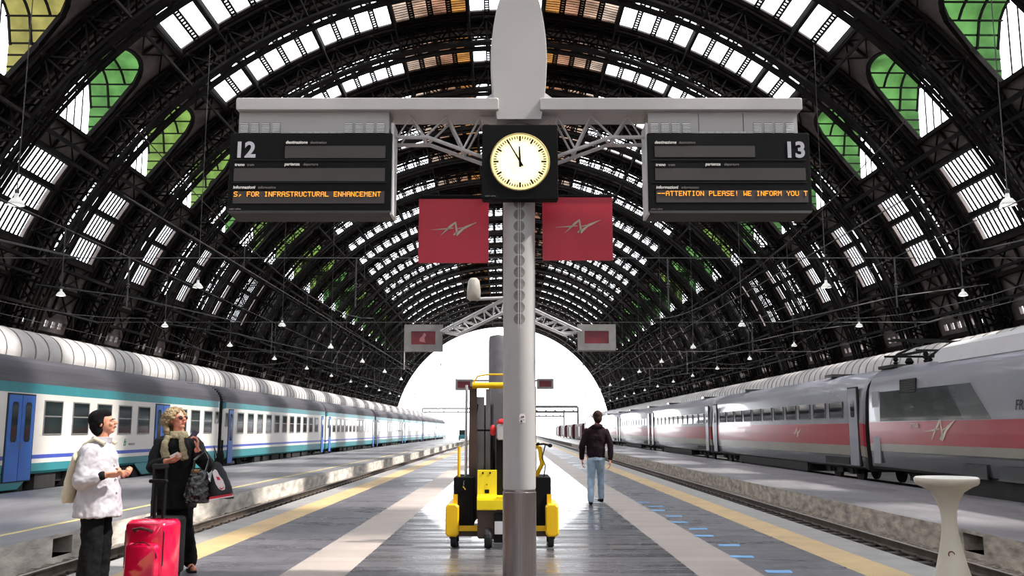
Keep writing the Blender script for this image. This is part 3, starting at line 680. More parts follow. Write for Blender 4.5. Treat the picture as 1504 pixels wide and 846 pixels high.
for y in (4.2, 16.2): bogie(lo, y, HR, -1)
for a, b_ in ((26.5, 25.2), (24.6, 23.3), (22.8, 21.5)): side_poly([(a, .12), (b_, .12), (b_, .5), (a, .5)], SILD, 'equipment_hatch', .02)
m = MB(); m.box(-1.3, 1.3, 6.5, 14, -.35, .15); m.build('underframe_boxes', UND, lo)
m = MB()                                         # long roof fairing with a sloping end
pf = lambda k, y: [(-1.05 * k, y, 3.45), (-.95 * k, y, 3.45 + .45 * k), (-.6 * k, y, 3.45 + .62 * k), (.6 * k, y, 3.45 + .62 * k), (.95 * k, y, 3.45 + .45 * k), (1.05 * k, y, 3.45)]
m.loft([pf(1, 3.5), pf(1, 15.4), pf(.75, 16.4), pf(.3, 17.2)]); m.build('roof_fairing', GREYL, lo, 'auto')
pt = MB()                                        # folded pantograph on insulators
for x in (-.6, .6):
    pt.bar((x, 17.2, 3.98), (x, 19.8, 3.98), .08)
    for y in (17.3, 19.7): pt.lathe([(.05, 0), (.1, .05), (.05, .1), (.1, .15), (.05, .2), (.1, .26), (.05, .36)], (x, y, 3.6), 10)
    pt.bar((x, 19.6, 4.02), (x * .8, 17.6, 4.3), .06); pt.bar((x * .8, 17.6, 4.3), (x, 19.2, 4.48), .05)
for y, z in ((17.2, 3.98), (19.8, 3.98), (17.6, 4.3), (19.0, 4.5), (19.4, 4.5)): pt.bar((-.95, y, z), (.95, y, z), .07)
pt.lathe([(.1, 0), (.16, .06), (.1, .12), (.16, .2), (.08, .35)], (0, 20.0, 3.6), 10); pt.build('pantograph', BLACKM, lo)
m = MB(); m.box(-1.0, 1.0, 19.0, 20.3, 3.55, 3.66); m.build('roof_equipment', UND, lo)
WAG = mat('wagon_brown', '#5c2427', .6, 0, .2, 1)
for i in range(4):
    t = thing('freight_wagon', ['red-brown wagon standing directly behind the last silver coach', 'second red-brown wagon beyond the silver coaches', 'third red-brown wagon beyond the silver coaches', 'farthest red-brown wagon, at the shed mouth on the right'][i], 'wagon', (XR - .3, 167 + i * 27, 0))
    MB().loft([[(-1.4, y, -.1), (-1.4, y, 2.3), (-1.1, y, 2.7), (1.1, y, 2.7), (1.4, y, 2.3), (1.4, y, -.1)] for y in (0, 18)]).build('body', WAG, t)
    bogie(t, 3, 1.4, 1); bogie(t, 15, 1.4, 1)
    for k in range(4): m = MB(); m.box(-1.44, -1.38, 1 + k * 4.2, 3.6 + k * 4.2, .3, 2.1); m.build('side_door', GREYL if k == 1 else WAG, t)

# ================================================================= clock pillar with boards
PX, PY = .07, 9.0
pil = thing('platform_pillar', 'round grey pillar with steel foot and crossbeam, in the middle of the platform', 'pillar', (PX, PY, 0))
m = MB(); m.lathe([(.150, .87), (.155, .885), (.157, 4.62)], n=48); m.build('shaft', GREYP, pil, 'auto')
m = MB(); m.lathe([(.158, 0), (.158, .845), (.152, .85), (.150, .875)], n=48); m.build('steel_foot', STEEL, pil, 'auto')
PERF = mat('perforated_disc', '#77716c', .6, .2, .3, 60)
for i in range(12):
    z = 2.47 + i * .1135; rr = .158
    vs = [(rr * sin(-.0), -rr, z)]; vs = [(0, -rr - .001, z)]
    for j in range(20):
        a = 2 * pi * j / 20; x = .054 * cos(a); vs.append((x, -math.sqrt(rr * rr - x * x) - .0015, z + .054 * sin(a)))
    m = MB(); m.add(vs, [(0, 1 + j, 1 + (j + 1) % 20) for j in range(20)]); m.build('speaker_grille', PERF, pil)
m = MB(); m.box(-.012, -.006, -.164, -.158, 2.38, 4.1); m.box(.008, .014, -.164, -.158, 2.38, 4.1); m.build('conduit', GREYL, pil)
m = MB(); m.tube([(-.005, -.166, 1.50), (-.005, -.166, 1.501)], .001, 3)
st = MB(); q = [(.0, 1.49), (.055, 1.49), (.055, 1.555), (.045, 1.575), (.01, 1.575), (.0, 1.56)]
rr = .1585; st.add([(x, -math.sqrt(rr * rr - x * x), z) for x, z in q] + [(x, -math.sqrt(rr * rr - x * x) + .004, z) for x, z in q], [tuple(range(6)), tuple(range(6, 12))]); 
so = st.build('sticker', mat('sticker_white', '#d7cdca', .5), pil)
sm = MB(); 
for x, z, r in ((.018, 1.505, .007), (.036, 1.545, .007), (.02, 1.545, .005), (.04, 1.515, .004)): sm.box(x - r, x + r, -.161, -.155, z - r, z + r)
sm.build('print', BLACKM, so)
w_of = lambda t: .218 + .054 * (1 - (2 * t - 1) ** 2) - (.026 if t > .93 else 0) * (t - .93) / .07
sh = MB(); N = 24; zz = lambda t: 4.42 + t * 1.255; wf = lambda t: .218 + .055 * sin(pi * t) ** .9 if t < .5 else .19 + .083 * cos((t - .5) * pi) ** .8 if t < 1 else .19
out = [(-wf(i / N), zz(i / N)) for i in range(N + 1)] + [(wf(i / N), zz(i / N)) for i in range(N, -1, -1)]
sh.loft([[(x * .985, -.26, z) for x, z in out], [(x, -.25, z) for x, z in out], [(x, -.19, z) for x, z in out]]); sh.build('head_panel', GREYP, pil)
sh = MB(); sh.loft([[(x - .01, -.185, z) for x, z in out], [(x - .01, .2, z) for x, z in out]]); sh.build('head_panel_rim', GREYL, pil)
for s in (-1, 1):                                 # crossbeam arms, gussets, tube trusses
    x1 = 2.755; xc = lambda d: s * d
    m = MB(); a, b = sorted((xc(.2), xc(x1))); m.cbox(a, b, -.3, .15, 4.50, 4.622, .012); m.build('crossbeam', GREYP, pil)
    m = MB(); m.poly([(xc(.2), 4.42), (xc(.42), 4.52), (xc(.42), 4.62), (xc(.2), 4.78)], -.12, .05); m.build('gusset', GREYL, pil)
    m = MB()
    for y in (-.12, .14):
        m.tube([(xc(1.26), y, 4.28), (xc(.9), y, 4.28), (xc(.2), y, 4.02)], .019, 10)
        nodes = [(1.07, 4.5), (.93, 4.28), (.71, 4.5), (.55, 4.16), (.38, 4.5), (.28, 4.06)]
        for p, q in zip(nodes, nodes[1:]): m.tube([(xc(p[0]), y, p[1]), (xc(q[0]), y, q[1])], .011, 8)
        m.tube([(xc(1.2), y, 4.28), (xc(1.07), y, 4.5)], .008, 6)
    for d, z in ((.93, 4.28), (.55, 4.16)): m.tube([(xc(d), -.12, z), (xc(d), .14, z)], .012, 6)
    m.build('tube_truss', GREYL, pil)
    m = MB(); m.tube([(xc(.14), .3, 3.79), (xc(1.0), .3, 3.79)], .012, 8); m.bar((xc(.1), .12, 3.79), (xc(.1), .3, 3.79), .03); m.build('banner_rod', BLACKM, pil)
# clock
ck = thing('station_clock', 'square black clock box with a lit cream dial showing five to twelve', 'clock', (.077, 8.72, 3.983))
m = MB(); m.cbox(-.367, .367, 0, .13, -.373, .373, .012); m.build('case', BLACK, ck)
m = MB(); m.lathe([(.277, -.01), (.285, -.012), (.29, .0), (.27, .0), (.277, -.01)], n=64, axis='y', caps=False); m.build('bezel', mat('bezel_brass', '#c9b57a', .4, .2), ck, True)
DIAL = bpy.data.materials.new('clock_dial'); DIAL.use_nodes = True
nn = DIAL.node_tree.nodes; ll = DIAL.node_tree.links; bs = nn['Principled BSDF']; gr = nn.new('ShaderNodeTexGradient'); gr.gradient_type = 'SPHERICAL'; tcn = nn.new('ShaderNodeTexCoord'); mpp = nn.new('ShaderNodeMapping'); mpp.inputs['Scale'].default_value = (2.6, 2.6, 2.6)
rp = nn.new('ShaderNodeValToRGB'); rp.color_ramp.elements[0].color = (*L('#e2c878'), 1); rp.color_ramp.elements[1].color = (*L('#fff3c4'), 1); rp.color_ramp.elements[1].position = .55; rp.color_ramp.elements[0].position = .2
ll.new(tcn.outputs['Object'], mpp.inputs[0]); ll.new(mpp.outputs[0], gr.inputs[0]); ll.new(gr.outputs[0], rp.inputs[0]); ll.new(rp.outputs[0], bs.inputs['Base Color']); ll.new(rp.outputs[0], bs.inputs['Emission Color']); bs.inputs['Emission Strength'].default_value = .8
m = MB(); m.lathe([(.001, -.006), (.276, -.006), (.276, 0)], n=64, axis='y'); dl = m.build('dial', DIAL, ck)
m = MB()
for i in range(60):
    a = 2 * pi * i / 60; r0, r1, w_ = (.205, .255, .0085) if i % 5 == 0 else (.228, .255, .0045)
    u, v = Vector((sin(a), cos(a))), Vector((cos(a), -sin(a)))
    m.poly([tuple(u * r0 + v * w_), tuple(u * r1 + v * w_), tuple(u * r1 - v * w_), tuple(u * r0 - v * w_)], -.009, -.006)
m.build('minute_marks', BLACKM, dl)
for nm, ang_, ln, w0, w1, yy in (('hour_hand', -2.5, .15, .012, .007, -.016), ('minute_hand', -30, .235, .009, .005, -.02)):
    a = R(ang_); u, v = Vector((sin(a), cos(a))), Vector((cos(a), -sin(a))); b = -u * .055
    m = MB(); m.poly([tuple(b + v * w0), tuple(u * ln + v * w1), tuple(u * ln - v * w1), tuple(b - v * w0)], yy, yy + .003); m.lathe([(.012, yy - .004), (.012, yy + .01)], n=12, axis='y'); m.build(nm, BLACKM, ck)
LETW = mat('letter_white', '#dedad6', .5, 0, .02, emit=.12); LETG = mat('letter_grey', '#7f7b78', .5, 0, .02); LETN = mat('number_white', '#b9b6bd', .5, 0, .05, 30)
text('solari udine', .022, LETG, ck, (-.335, -.002, -.345))
# departure boards
SCRN = mat('display_brown', '#37302e', .5, 0, .08, 60); LED = mat('led_orange', '#e89a2c', .5, 0, .1, 40, emit=.9); BFR = mat('board_bevel', '#2c292b', .5, .1, spec=.2)
F57 = {'A': '0e11111f111111', 'C': '0e11101010110e', 'D': '1e11111111111e', 'E': '1f10101e10101f', 'F': '1f10101e101010', 'H': '1111111f111111', 'I': '0e04040404040e', 'L': '1010101010101f', 'M': '111b1515111111', 'N': '11191915131311',
       'O': '0e11111111110e', 'P': '1e11111e101010', 'R': '1e11111e141211', 'S': '0f10100e01011e', 'T': '1f040404040404', 'U': '1111111111110e', 'W': '11111115151b11', 'Y': '11110a04040404', ',': '00000000060408', '!': '04040404040004', '-': '0000001f000000', ' ': '00' * 7}
def led(txt, par, x0, z1, pitch):
    m = MB(); x = x0
    for ch in txt:
        b = bytes.fromhex(F57[ch])
        for r_ in range(7):
            for c_ in range(5):
                if b[r_] >> (4 - c_) & 1:
                    a, z = x + c_ * pitch, z1 - r_ * pitch; m.box(a, a + pitch * .86, -.008, -.002, z - pitch * .86, z)
        x += 6 * pitch
    return m.build('led_text', LED, par)
def board(cx, num, label, flip):
    t = thing('departure_board', label, 'departure board', (cx, 8.72, 3.88)); W, H = .785, .392
    m = MB(); m.cbox(-W, W, 0, .3, -H, H, .01); m.build('case', BLACK, t)
    m = MB(); m.loft([[(-W + .02, -.01, -H - .015), (W - .02, -.01, -H - .015), (W, -.003, -H + .012), (-W, -.003, -H + .012)], [(-W + .02, .3, -H - .03), (W - .02, .3, -H - .03), (W, .3, -H), (-W, .3, -H)]]); m.build('bottom_rail', BFR, t)
    m = MB(); sx = 1 if flip else -1; m.box(sx * -W - .013, sx * -W + .013, .02, .3, -H - .02, .5) ; m.build('side_frame', GREYL, t)
    f = MB(); f.box(-W + .04, W - .04, -.004, .004, .118, .124); f.box(-W + .04, W - .04, -.004, .004, -.104, -.098); f.build('divider', BFR, t)
    rows = ([(-.25, .72, .14, .262), (-.735, .72, -.09, .04), (-.735, .72, -.31, -.19)] if not flip else [(-.715, .255, .15, .262), (-.715, .735, -.08, .04), (-.71, .75, -.30, -.18)])
    for a, b, c, d in rows: MB().box(a, b, -.003, .003, c, d).build('display_strip', SCRN, t)
    lt = lambda s_, x, z, sz, m_, b=.0, sh=0.: text(s_, sz, m_, t, (x, -.006, z), bold=b, shear=sh)
    X = lambda L_, R_: R_ if flip else L_
    for w1, w2, x, z, dx in (('destinazione', 'destination', X(-.245, -.715), .283, .235), ('treno', 'train', X(-.73, -.71), .06, .12), ('partenza', 'departure', X(-.25, -.23), .065, .18), ('informazioni', 'information', X(-.735, -.71), -.165, .24)):
        lt(w1, x, z, .042, LETW, .0005, .12); lt(w2, x + dx, z, .036, LETG, .0, .12)
    text(num, .215, LETN, t, (-.745 if not flip else .745, -.004, .15), bold=.007, width=.98, name='platform_number', align='RIGHT' if flip else 'LEFT').data
    text('solari udine', .024, LETG, t, (-W + .02, -.003, -.372))
    if not flip: led('S, FOR INFRASTRUCTURAL ENHANCEMENT', t, -.725, -.195, .00695)
    else: led('--ATTENTION PLEASE! WE INFORM YOU T', t, -.70, -.188, .0069)
    v = MB(); vx0, vx1 = (-.72, .745) if not flip else (-.765, .69)
    v.box(vx0, vx1, .04, .3, H, .62); hd = v.build('vent_housing', GREYP, t)
    for gx in ([.02 + .104 * i for i in range(4)] + [vx1 - vx0 - .43 + .104 * i for i in range(4)]):
        q = MB(); q.box(vx0 + gx, vx0 + gx + .075, .036, .042, .4, .502); q.box(vx0 + gx, vx0 + gx + .075, .03, .04, .5, .505)
        g_ = q.build('louvre', mat('louvre_dark', '#5d5859', .5), hd); q = MB()
        for i in range(5): q.box(vx0 + gx, vx0 + gx + .075, .022, .04, .404 + i * .0205, .416 + i * .0205)
        q.build('slat', WHITE, g_)
    for i in range(7): q = MB(); q.box(vx0 + .5 + .078 * i, vx0 + .56 + .078 * i, .03, .04, .4, .415); q.build('vent_slot', GREYL, hd)
    if flip: q = MB(); q.box(vx0 + .49, vx0 + .494, .036, .042, .42, .6); q.box(vx0 + .925, vx0 + .93, .036, .042, .42, .6); q.build('seam', BFR, hd)
    return t
board(-1.945, '12', 'black departure board numbered 12 with orange running text, left of the clock', False)
board(2.095, '13', 'black departure board numbered 13 with orange running text, right of the clock', True)
BRED = mat('banner_red', '#cf2940', .45, 0, .05, 3); BSL = mat('banner_logo', '#b3a594', .35, .4, .1)
for cx, cz, lab in ((-.594, 3.437, 'red square banner with silver emblem hanging left of the pillar'), (.668, 3.462, 'red square banner with silver emblem hanging right of the pillar')):
    t = thing('hanging_banner', lab, 'banner', (cx, 9.3, cz)); m = MB(); m.cbox(-.357, .357, 0, .02, -.34, .33, .004); m.build('cloth', BRED, t)
    m = MB(); m.box(-.36, .36, -.01, .03, .325, .345); m.build('top_rail', BLACKM, t); swoosh(t, Matrix.Translation((.03, -.002, 0)), .26, BSL)

# ================================================================= farther gantries with screens
SRED = mat('screen_red', '#70242c', .4, 0, .3, 4, emit=.05); SCAB = mat('screen_cabinet', '#8f8c89', .5)
g2 = thing('screen_gantry', 'second grey pillar with raised tube arms, standing beyond the yellow lift truck', 'gantry', (-.42, 28, 0))
m = MB(); m.lathe([(.28, 0), (.28, 4.1), (.25, 4.22), (.001, 4.28)], n=28); m.build('shaft', mat('dark_grey_paint', '#7b777a', .5), g2, 'auto')
m = MB(); m.lathe([(.12, 0), (.12, 5.9)], (.41, 0, 0), 14); m.build('mast', GREYP, g2, 'auto')
for s in (-1, 1):
    x0, x1 = (.3 + s * .1), (s * 1.72 if s < 0 else 2.5); m = MB()
    for y in (-.2, .2):
        m.tube([(x0, y, 5.35), (x1, y, 4.35)], .035, 8); m.tube([(x0, y, 4.95), (x1 - s * .5, y, 4.25)], .03, 8)
        pr = None
        for i in range(7):
            f = i / 6; a = (x0 + (x1 - x0) * f, y, 5.35 - f); b = (x0 + (x1 - s * .5 - x0) * min(1, f + .08), y, 4.95 - .7 * min(1, f + .08))
            m.tube([a, b], .018, 5)
            if pr: m.tube([pr, a], .018, 5)
            pr = b
    m.build('tube_arm', GREYL, g2)
m = MB(); m.tube([(.2, -.25, 5.35), (-.62, -.25, 5.32), (-.72, -.25, 5.4)], .05, 8); m.build('camera_arm', GREYL, g2)
cv = thing('security_camera', 'beige security camera pointing down beside the pillar, under the vault', 'security camera', (-1.15, 27.75, 5.35))
m = MB(); m.lathe([(.12, -.1), (.2, -.02), (.21, .2), (.17, .52), (.1, .6), (.001, .62)], n=16); m.build('housing', mat('camera_beige', '#b5aca0', .5), cv, True)
m = MB(); m.lathe([(.001, -.16), (.09, -.15), (.11, -.08)], n=12); m.build('dome', BLACK, cv, True)
def screen(x, y, z, w, h, label, fr, brk=True):
    t = thing('info_screen', label, 'screen', (x, y, z)); m = MB()
    b = fr; 
    for a0, a1, c0, c1 in ((-w / 2, w / 2, -h / 2, -h / 2 + b), (-w / 2, w / 2, h / 2 - b, h / 2), (-w / 2, -w / 2 + b * 1.05, -h / 2 + b, h / 2 - b), (w / 2 - b * 1.05, w / 2, -h / 2 + b, h / 2 - b)): m.box(a0, a1, -.03, .3, c0, c1)
    m.box(-w / 2, w / 2, .05, .3, -h / 2 + .01, h / 2 - .01)
    m.build('cabinet', SCAB, t); MB().box(-w / 2 + b, w / 2 - b, 0, .06, -h / 2 + b, h / 2 - b).build('display', SRED, t); return t
a = screen(-2.67, 28, 4.17, 1.15, .8, 'grey screen cabinet with red display, left arm of the second gantry', .2)
m = MB(); m.poly([(-.12, -.1), (.06, -.14), (.03, .0), (.09, .1), (.02, .16), (-.03, .06), (-.1, .0)], -.006, 0); m.build('picture', mat('pale_figure', '#b9787a', .5), a)
m = MB(); m.tube([(-.56, 0, -.4), (-.56, 0, -.95)], .02, 6); m.build('hanging_rod', GREYL, a)
b = screen(2.55, 28, 4.19, 1.15, .78, 'grey screen cabinet with red display, right arm of the second gantry', .2)
m = MB(); m.tube([(-.56, 0, .39), (-.56, 0, -.3)], .02, 6); m.build('hanging_rod', GREYL, b)
g3 = thing('screen_gantry', 'third slim gantry pillar with a straight crossbar, farther along the platform', 'gantry', (-.3, 45, 0))
m = MB(); m.lathe([(.14, 0), (.14, 3.9)], n=16); m.build('shaft', GREYP, g3, 'auto'); m = MB(); m.tube([(-2.0, .37, 3.8), (2.2, .37, 3.8)], .05, 8); m.build('crossbar', GREYP, g3)
screen(-2.31, 45, 3.59, .82, .52, 'small dark red screen of the third gantry, left of the yellow truck mast', .1); screen(1.6, 45, 3.63, .8, .5, 'small dark red screen of the third gantry, right of the clock pillar', .1)

# ================================================================= yellow lift truck
YEL = mat('truck_yellow', '#e8b80a', .35, 0, .08, 3); YELD = mat('truck_yellow_bright', '#f2d713', .4, 0, .05, 3); BRN = mat('mast_brown', '#4b3a31', .5, .2, .15, 3); MGR = mat('mast_grey', '#7a787c', .4, .4, .1, 3)
TREDM = mat('button_red', '#d8262f', .4)
tk = thing('lift_truck', 'yellow and black platform lift truck parked behind the clock pillar', 'lift truck', (-.12, 12.0, 0))
for s in (-1, 1):
    m = MB(); a, b = sorted((s * .53, s * .69)); m.cbox(a, b, -.35, .5, .14, .53, .03); wh = m.build('wheel_housing', YEL, tk)
    m = MB(); m.lathe([(.03, -.035), (.085, -.035), (.09, -.02), (.09, .02), (.085, .035), (.03, .035)], (s * .6, -.15, .09), 20, 0, 'x'); m.box(s * .6 - .05, s * .6 + .05, -.2, -.1, .1, .16); m.build('caster_wheel', RUBBER, tk)
    m = MB(); m.lathe([(.03, -.035), (.085, -.035), (.09, -.02), (.09, .02), (.085, .035), (.03, .035)], (s * .6, .35, .09), 20, 0, 'x'); m.build('caster_wheel', RUBBER, tk)
    m = MB(); a, b = sorted((s * .35, s * .60)); m.cbox(a, b, -.25, .6, .26, .845, .01); m.build('side_battery_case', BLACK, tk)
    m = MB(); a, b = sorted((s * .55, s * .605)); m.box(a, b, -.27, -.2, .2, .64); a, b = sorted((s * .3, s * .605)); m.box(a, b, -.27, -.2, .2, .265); m.build('guard_frame', YEL, tk)
    m = MB(); m.bar((s * .38, .1, .3), (s * .38, .1, 1.98), .06, .1); m.build('mast_upright', BRN, tk)
    m = MB(); m.box(s * .6 - .035, s * .6 + .035, -.31, -.27, .15, .2); m.build('bracket', YELD, tk)
m = MB(); m.box(-.6, .6, -.2, .6, .13, .21); m.build('chassis', BRN, tk)
m = MB(); m.tube([(-.39, .05, 1.99), (.39, .05, 1.99)], .04, 12); m.build('mast_crossbar', YEL, tk)
m = MB(); m.tube([(-.38, .05, 2.02), (-.32, .05, 2.11), (-.2, .05, 2.13), (.3, .05, 2.13), (.38, .05, 2.02)], .012, 8); m.build('guard_hoop', YEL, tk)
m = MB(); m.box(-.34, -.24, .2, .3, .3, 1.85); m.box(-.22, -.16, .2, .32, .3, 1.95); m.box(-.12, .2, .25, .33, .3, 1.9); m.box(-.34, .3, .33, .36, .3, 1.75); m.build('lift_column', MGR, tk)
m = MB(); m.tube([(-.34, .15, 1.42), (-.1, .15, 1.42)], .012, 6); m.tube([(-.12, .1, 1.45), (-.12, .1, .7)], .03, 8); m.tube([(-.34, .15, 1.75), (-.36, .1, 1.6)], .03, 6); m.build('hydraulic_hose', BLACKM, tk)
m = MB(); m.polyx([(-.28, .93), (-.12, .93), (-.06, .62), (-.06, .46), (-.4, .46), (-.4, .6), (-.3, .64)], -.305, -.07); m.box(-.07, .18, -.42, -.1, .47, .62); m.box(-.305, .05, -.43, -.1, .47, .58); cs = m.build('control_console', YELD, tk)
m = MB(); 
for x in (-.24, -.15): m.lathe([(.012, -.292), (.012, -.27)], (x, 0, .9), 10, 0, 'y')
m.lathe([(.008, -.3), (.008, -.27)], (-.19, 0, .76), 8, 0, 'y'); m.box(-.215, -.16, -.302, -.29, .655, .70); m.build('knob', BLACKM, cs)
m = MB(); m.cbox(-.3, .3, -.38, .1, .12, .47, .02); m.build('motor_housing', BRN, tk)
m = MB(); m.cbox(-.1, .12, -.42, -.36, .08, .43, .01); m.build('motor_cover', BLACKM, tk); m = MB(); m.box(-.09, .08, -.432, -.42, .18, .33); m.build('plate', GREYL, tk)
for x in (-.17, .17): m = MB(); m.lathe([(.04, -.04), (.13, -.045), (.14, -.02), (.14, .02), (.13, .045), (.04, .04)], (x, -.3, .14), 22, 0, 'x'); m.build('drive_wheel', RUBBER, tk)
m = MB(); m.cbox(-.08, .12, -.1, .05, .62, 1.33, .02); m.build('steering_head', BLACKM, tk); m = MB(); m.cbox(-.07, .07, -.14, -.02, 1.3, 1.5, .02); m.build('cover', GREYL, tk)
m = MB(); m.lathe([(.07, 0), (.07, .03), (.04, .06), (.001, .065)], (.0, -.08, 1.5), 16); m.ell((-.12, -.08, 1.42), (.04, .04, .07), 10, 8); m.build('emergency_button', TREDM, tk, True)
m = MB(); m.tube([(-.545, -.1, .84), (-.545, -.1, 1.22)], .018, 8); m.build('yellow_post', YEL, tk); m = MB(); m.tube([(-.47, .15, .84), (-.47, .15, 2.0)], .018, 8); m.build('grey_post', GREYL, tk)
m = MB(); m.tube([(.42, 0, .84), (.5, -.05, 1.0), (.47, -.05, 1.2), (.38, 0, 1.26)], .03, 8); m.build('hand_guard', YEL, tk)
m = MB(); m.tube([(.42, -.08, 1.24), (.52, -.08, 1.25), (.6, -.08, 1.23)], .014, 6); m.ell((.6, -.08, 1.23), (.03, .025, .025), 8, 6); m.ell((.45, -.08, 1.25), (.025, .02, .02), 8, 6); m.tube([(.54, -.08, 1.24), (.5, -.08, 1.08), (.54, -.08, .98), (.52, -.05, .84)], .008, 6); m.build('control_levers', BLACKM, tk)
m = MB(); m.tube([(-.5, -.2, .82), (-.47, -.26, .8), (-.48, -.27, .74), (-.45, -.26, .70)], .01, 6); m.build('keys', CHROME, tk)

# ================================================================= pedestal table
TAB = mat('stand_cream', '#c4bcab', .35, 0, .05, 4)
tb = thing('pedestal_table', 'cream high round pedestal table with flared foot at the right platform edge', 'table', (2.786, 6.1, 0))
m = MB(); m.lathe([(.25, 0), (.25, .02), (.22, .1), (.175, .22), (.14, .36), (.112, .5), (.09, .58), (.068, .68), (.05, .78), (.045, .85), (.05, .91), (.068, .97), (.1, 1.03), (.15, 1.062), (.18, 1.075), (.192, 1.09), (.195, 1.112), (.19, 1.12)], n=48); m.build('pedestal', TAB, tb, True)
m = MB(); m.lathe([(.001, 1.122), (.175, 1.122), (.182, 1.125), (.19, 1.121), (.19, 1.116), (.001, 1.116)], n=48); tt = m.build('table_top', mat('top_white', '#f2eee6', .3, 0, .02), tb, True)
m = MB(); m.tube([(-.03 + .022 * cos(i / 3), -.0495 - .002, .9 - .25 + .018 * sin(i / 3)) for i in range(0, 15)], .004, 5); m.v = [(x * .7 - .01, -math.sqrt(max(.0001, .076 ** 2 - (x * .7 - .01) ** 2)) - .001, z) for x, y, z in m.v]; m.build('scribble', mat('ink_maroon', '#5a2028', .5), tb)

# ================================================================= people
SKIN = mat('skin', '#c98a6e', .5, 0, .08, 8); SKIN2 = mat('skin_rosy', '#d98e76', .5, 0, .1, 8)
def remesh(o, vox, smooth=4, disp=0., dscale=.12):
    md = o.modifiers.new('merge', 'REMESH'); md.mode = 'VOXEL'; md.voxel_size = vox; md.use_smooth_shade = True
    if smooth: sm_ = o.modifiers.new('smooth', 'SMOOTH'); sm_.iterations = smooth; sm_.factor = .5
    if disp:
        tx = bpy.data.textures.new('folds', 'CLOUDS'); tx.noise_scale = dscale; tx.noise_depth = 2
        d = o.modifiers.new('folds', 'DISPLACE'); d.texture = tx; d.strength = disp; d.mid_level = .5
    return o
def ring3(c, rx, ry, yaw=0, n=20, tilt=(0, 0), pw=1.):
    out = []
    for j in range(n):
        a = 2 * pi * j / n; ca, sa = cos(a), sin(a); x, y = rx * (abs(ca) ** pw) * (1 if ca > 0 else -1), ry * (abs(sa) ** pw) * (1 if sa > 0 else -1)
        X, Y = x * cos(yaw) - y * sin(yaw), x * sin(yaw) + y * cos(yaw); out.append((c[0] + X, c[1] + Y, c[2] + tilt[0] * X + tilt[1] * Y))
    return out
def loftb(m, rows, yaw=0):
    m.loft([ring3(r[0], r[1], r[2], yaw) for r in rows])
def limb(m, pts):
    for (p, r), (q, s_) in zip(pts, pts[1:]): m.cap(p, q, r, s_)
def head(m, M_, h=.225):
    """head with face towards local -y, chin at z 0 and crown at h"""
    T = m.T; m.T = T @ M_; k = h / .225
    m.ell((0, .012 * k, .135 * k), (.073 * k, .092 * k, .092 * k), 20, 16); m.ell((0, -.025 * k, .075 * k), (.058 * k, .065 * k, .07 * k), 18, 14); m.ell((0, -.05 * k, .022 * k), (.032 * k, .032 * k, .024 * k), 12, 10)
    m.ell((0, -.075 * k, .117 * k), (.045 * k, .02 * k, .02 * k), 12, 8)                     # brow
    m.cap((0, -.088 * k, .108 * k), (0, -.108 * k, .082 * k), .010 * k, .015 * k); m.ell((.012 * k, -.098 * k, .078 * k), .009 * k, 8, 6); m.ell((-.012 * k, -.098 * k, .078 * k), .009 * k, 8, 6)
    m.ell((0, -.086 * k, .055 * k), (.022 * k, .012 * k, .006 * k), 10, 6); m.ell((0, -.084 * k, .044 * k), (.02 * k, .012 * k, .007 * k), 10, 6)
    for s in (-1, 1): m.ell((s * .036 * k, -.066 * k, .078 * k), (.022 * k, .02 * k, .02 * k), 10, 8); m.ell((s * .076 * k, .01 * k, .1 * k), (.008 * k, .018 * k, .03 * k), 10, 8)
    m.T = T
def face(par, M_, h=.225, eyes=True, lip='#a5504c'):
    k = h / .225
    for s in (-1, 1):
        if eyes:
            m = MB(); m.T = M_; m.ell((s * .030 * k, -.081 * k, .102 * k), (.0115 * k, .0055 * k, .0055 * k), 12, 8); e = m.build('eye', mat('eye_white', '#b9aaa0', .4), par, True)
            m = MB(); m.T = M_; m.ell((s * .030 * k, -.0855 * k, .102 * k), (.0055 * k, .003 * k, .0052 * k), 10, 6); m.build('iris', mat('iris_dark', '#2a1c14', .2), e, True)
        m = MB(); m.T = M_; m.tube([(s * .017 * k, -.097 * k, .119 * k), (s * .033 * k, -.094 * k, .124 * k), (s * .05 * k, -.083 * k, .119 * k)], .0035 * k, 6); m.build('eyebrow', mat('brow_dark', '#33231a', .7), par)
    m = MB(); m.T = M_; m.ell((0, -.094 * k, .053 * k), (.021 * k, .007 * k, .0045 * k), 12, 6); m.ell((0, -.092 * k, .045 * k), (.018 * k, .008 * k, .005 * k), 12, 6); m.build('lips', mat('lips' + lip, lip, .4), par, True)
def hand(m, wrist, d, nrm, side, curl=.5, k=1.):
    """palm from the wrist along d, fingers curling towards nrm; side +-1 puts the thumb"""
    w = Vector(wrist); d = Vector(d).normalized(); n = Vector(nrm); n = (n - d * n.dot(d)).normalized(); a = d.cross(n) * side
    for i in range(4):
        off = (1.5 - i) * .019 * k; base = w + d * .082 * k + a * off; ln = [.040, .044, .041, .033][i] * k; r = .0088 * k
        m.cap(w + d * .015 * k + a * off * .6, base, .014 * k, .0115 * k)
        p = base; ang = curl * .5
        for sgm in range(3):
            v = d * cos(ang) + n * sin(ang); q = p + v * ln * (1, .75, .6)[sgm]; m.cap(p, q, r * (1, .93, .86)[sgm], r * (.93, .86, .75)[sgm]); p = q; ang += curl
    p = w + d * .025 * k + a * .026 * k; q = p + (d * .7 + a * .7 + n * .25).normalized() * .036 * k; r_ = q + (d * .9 + a * .15 + n * .45).normalized() * .028 * k; s_ = r_ + (d * .9 - a * .1 + n * .5).normalized() * .022 * k
    m.cap(p, q, .014 * k, .0115 * k); m.cap(q, r_, .0115 * k, .0095 * k); m.cap(r_, s_, .0095 * k, .0075 * k)
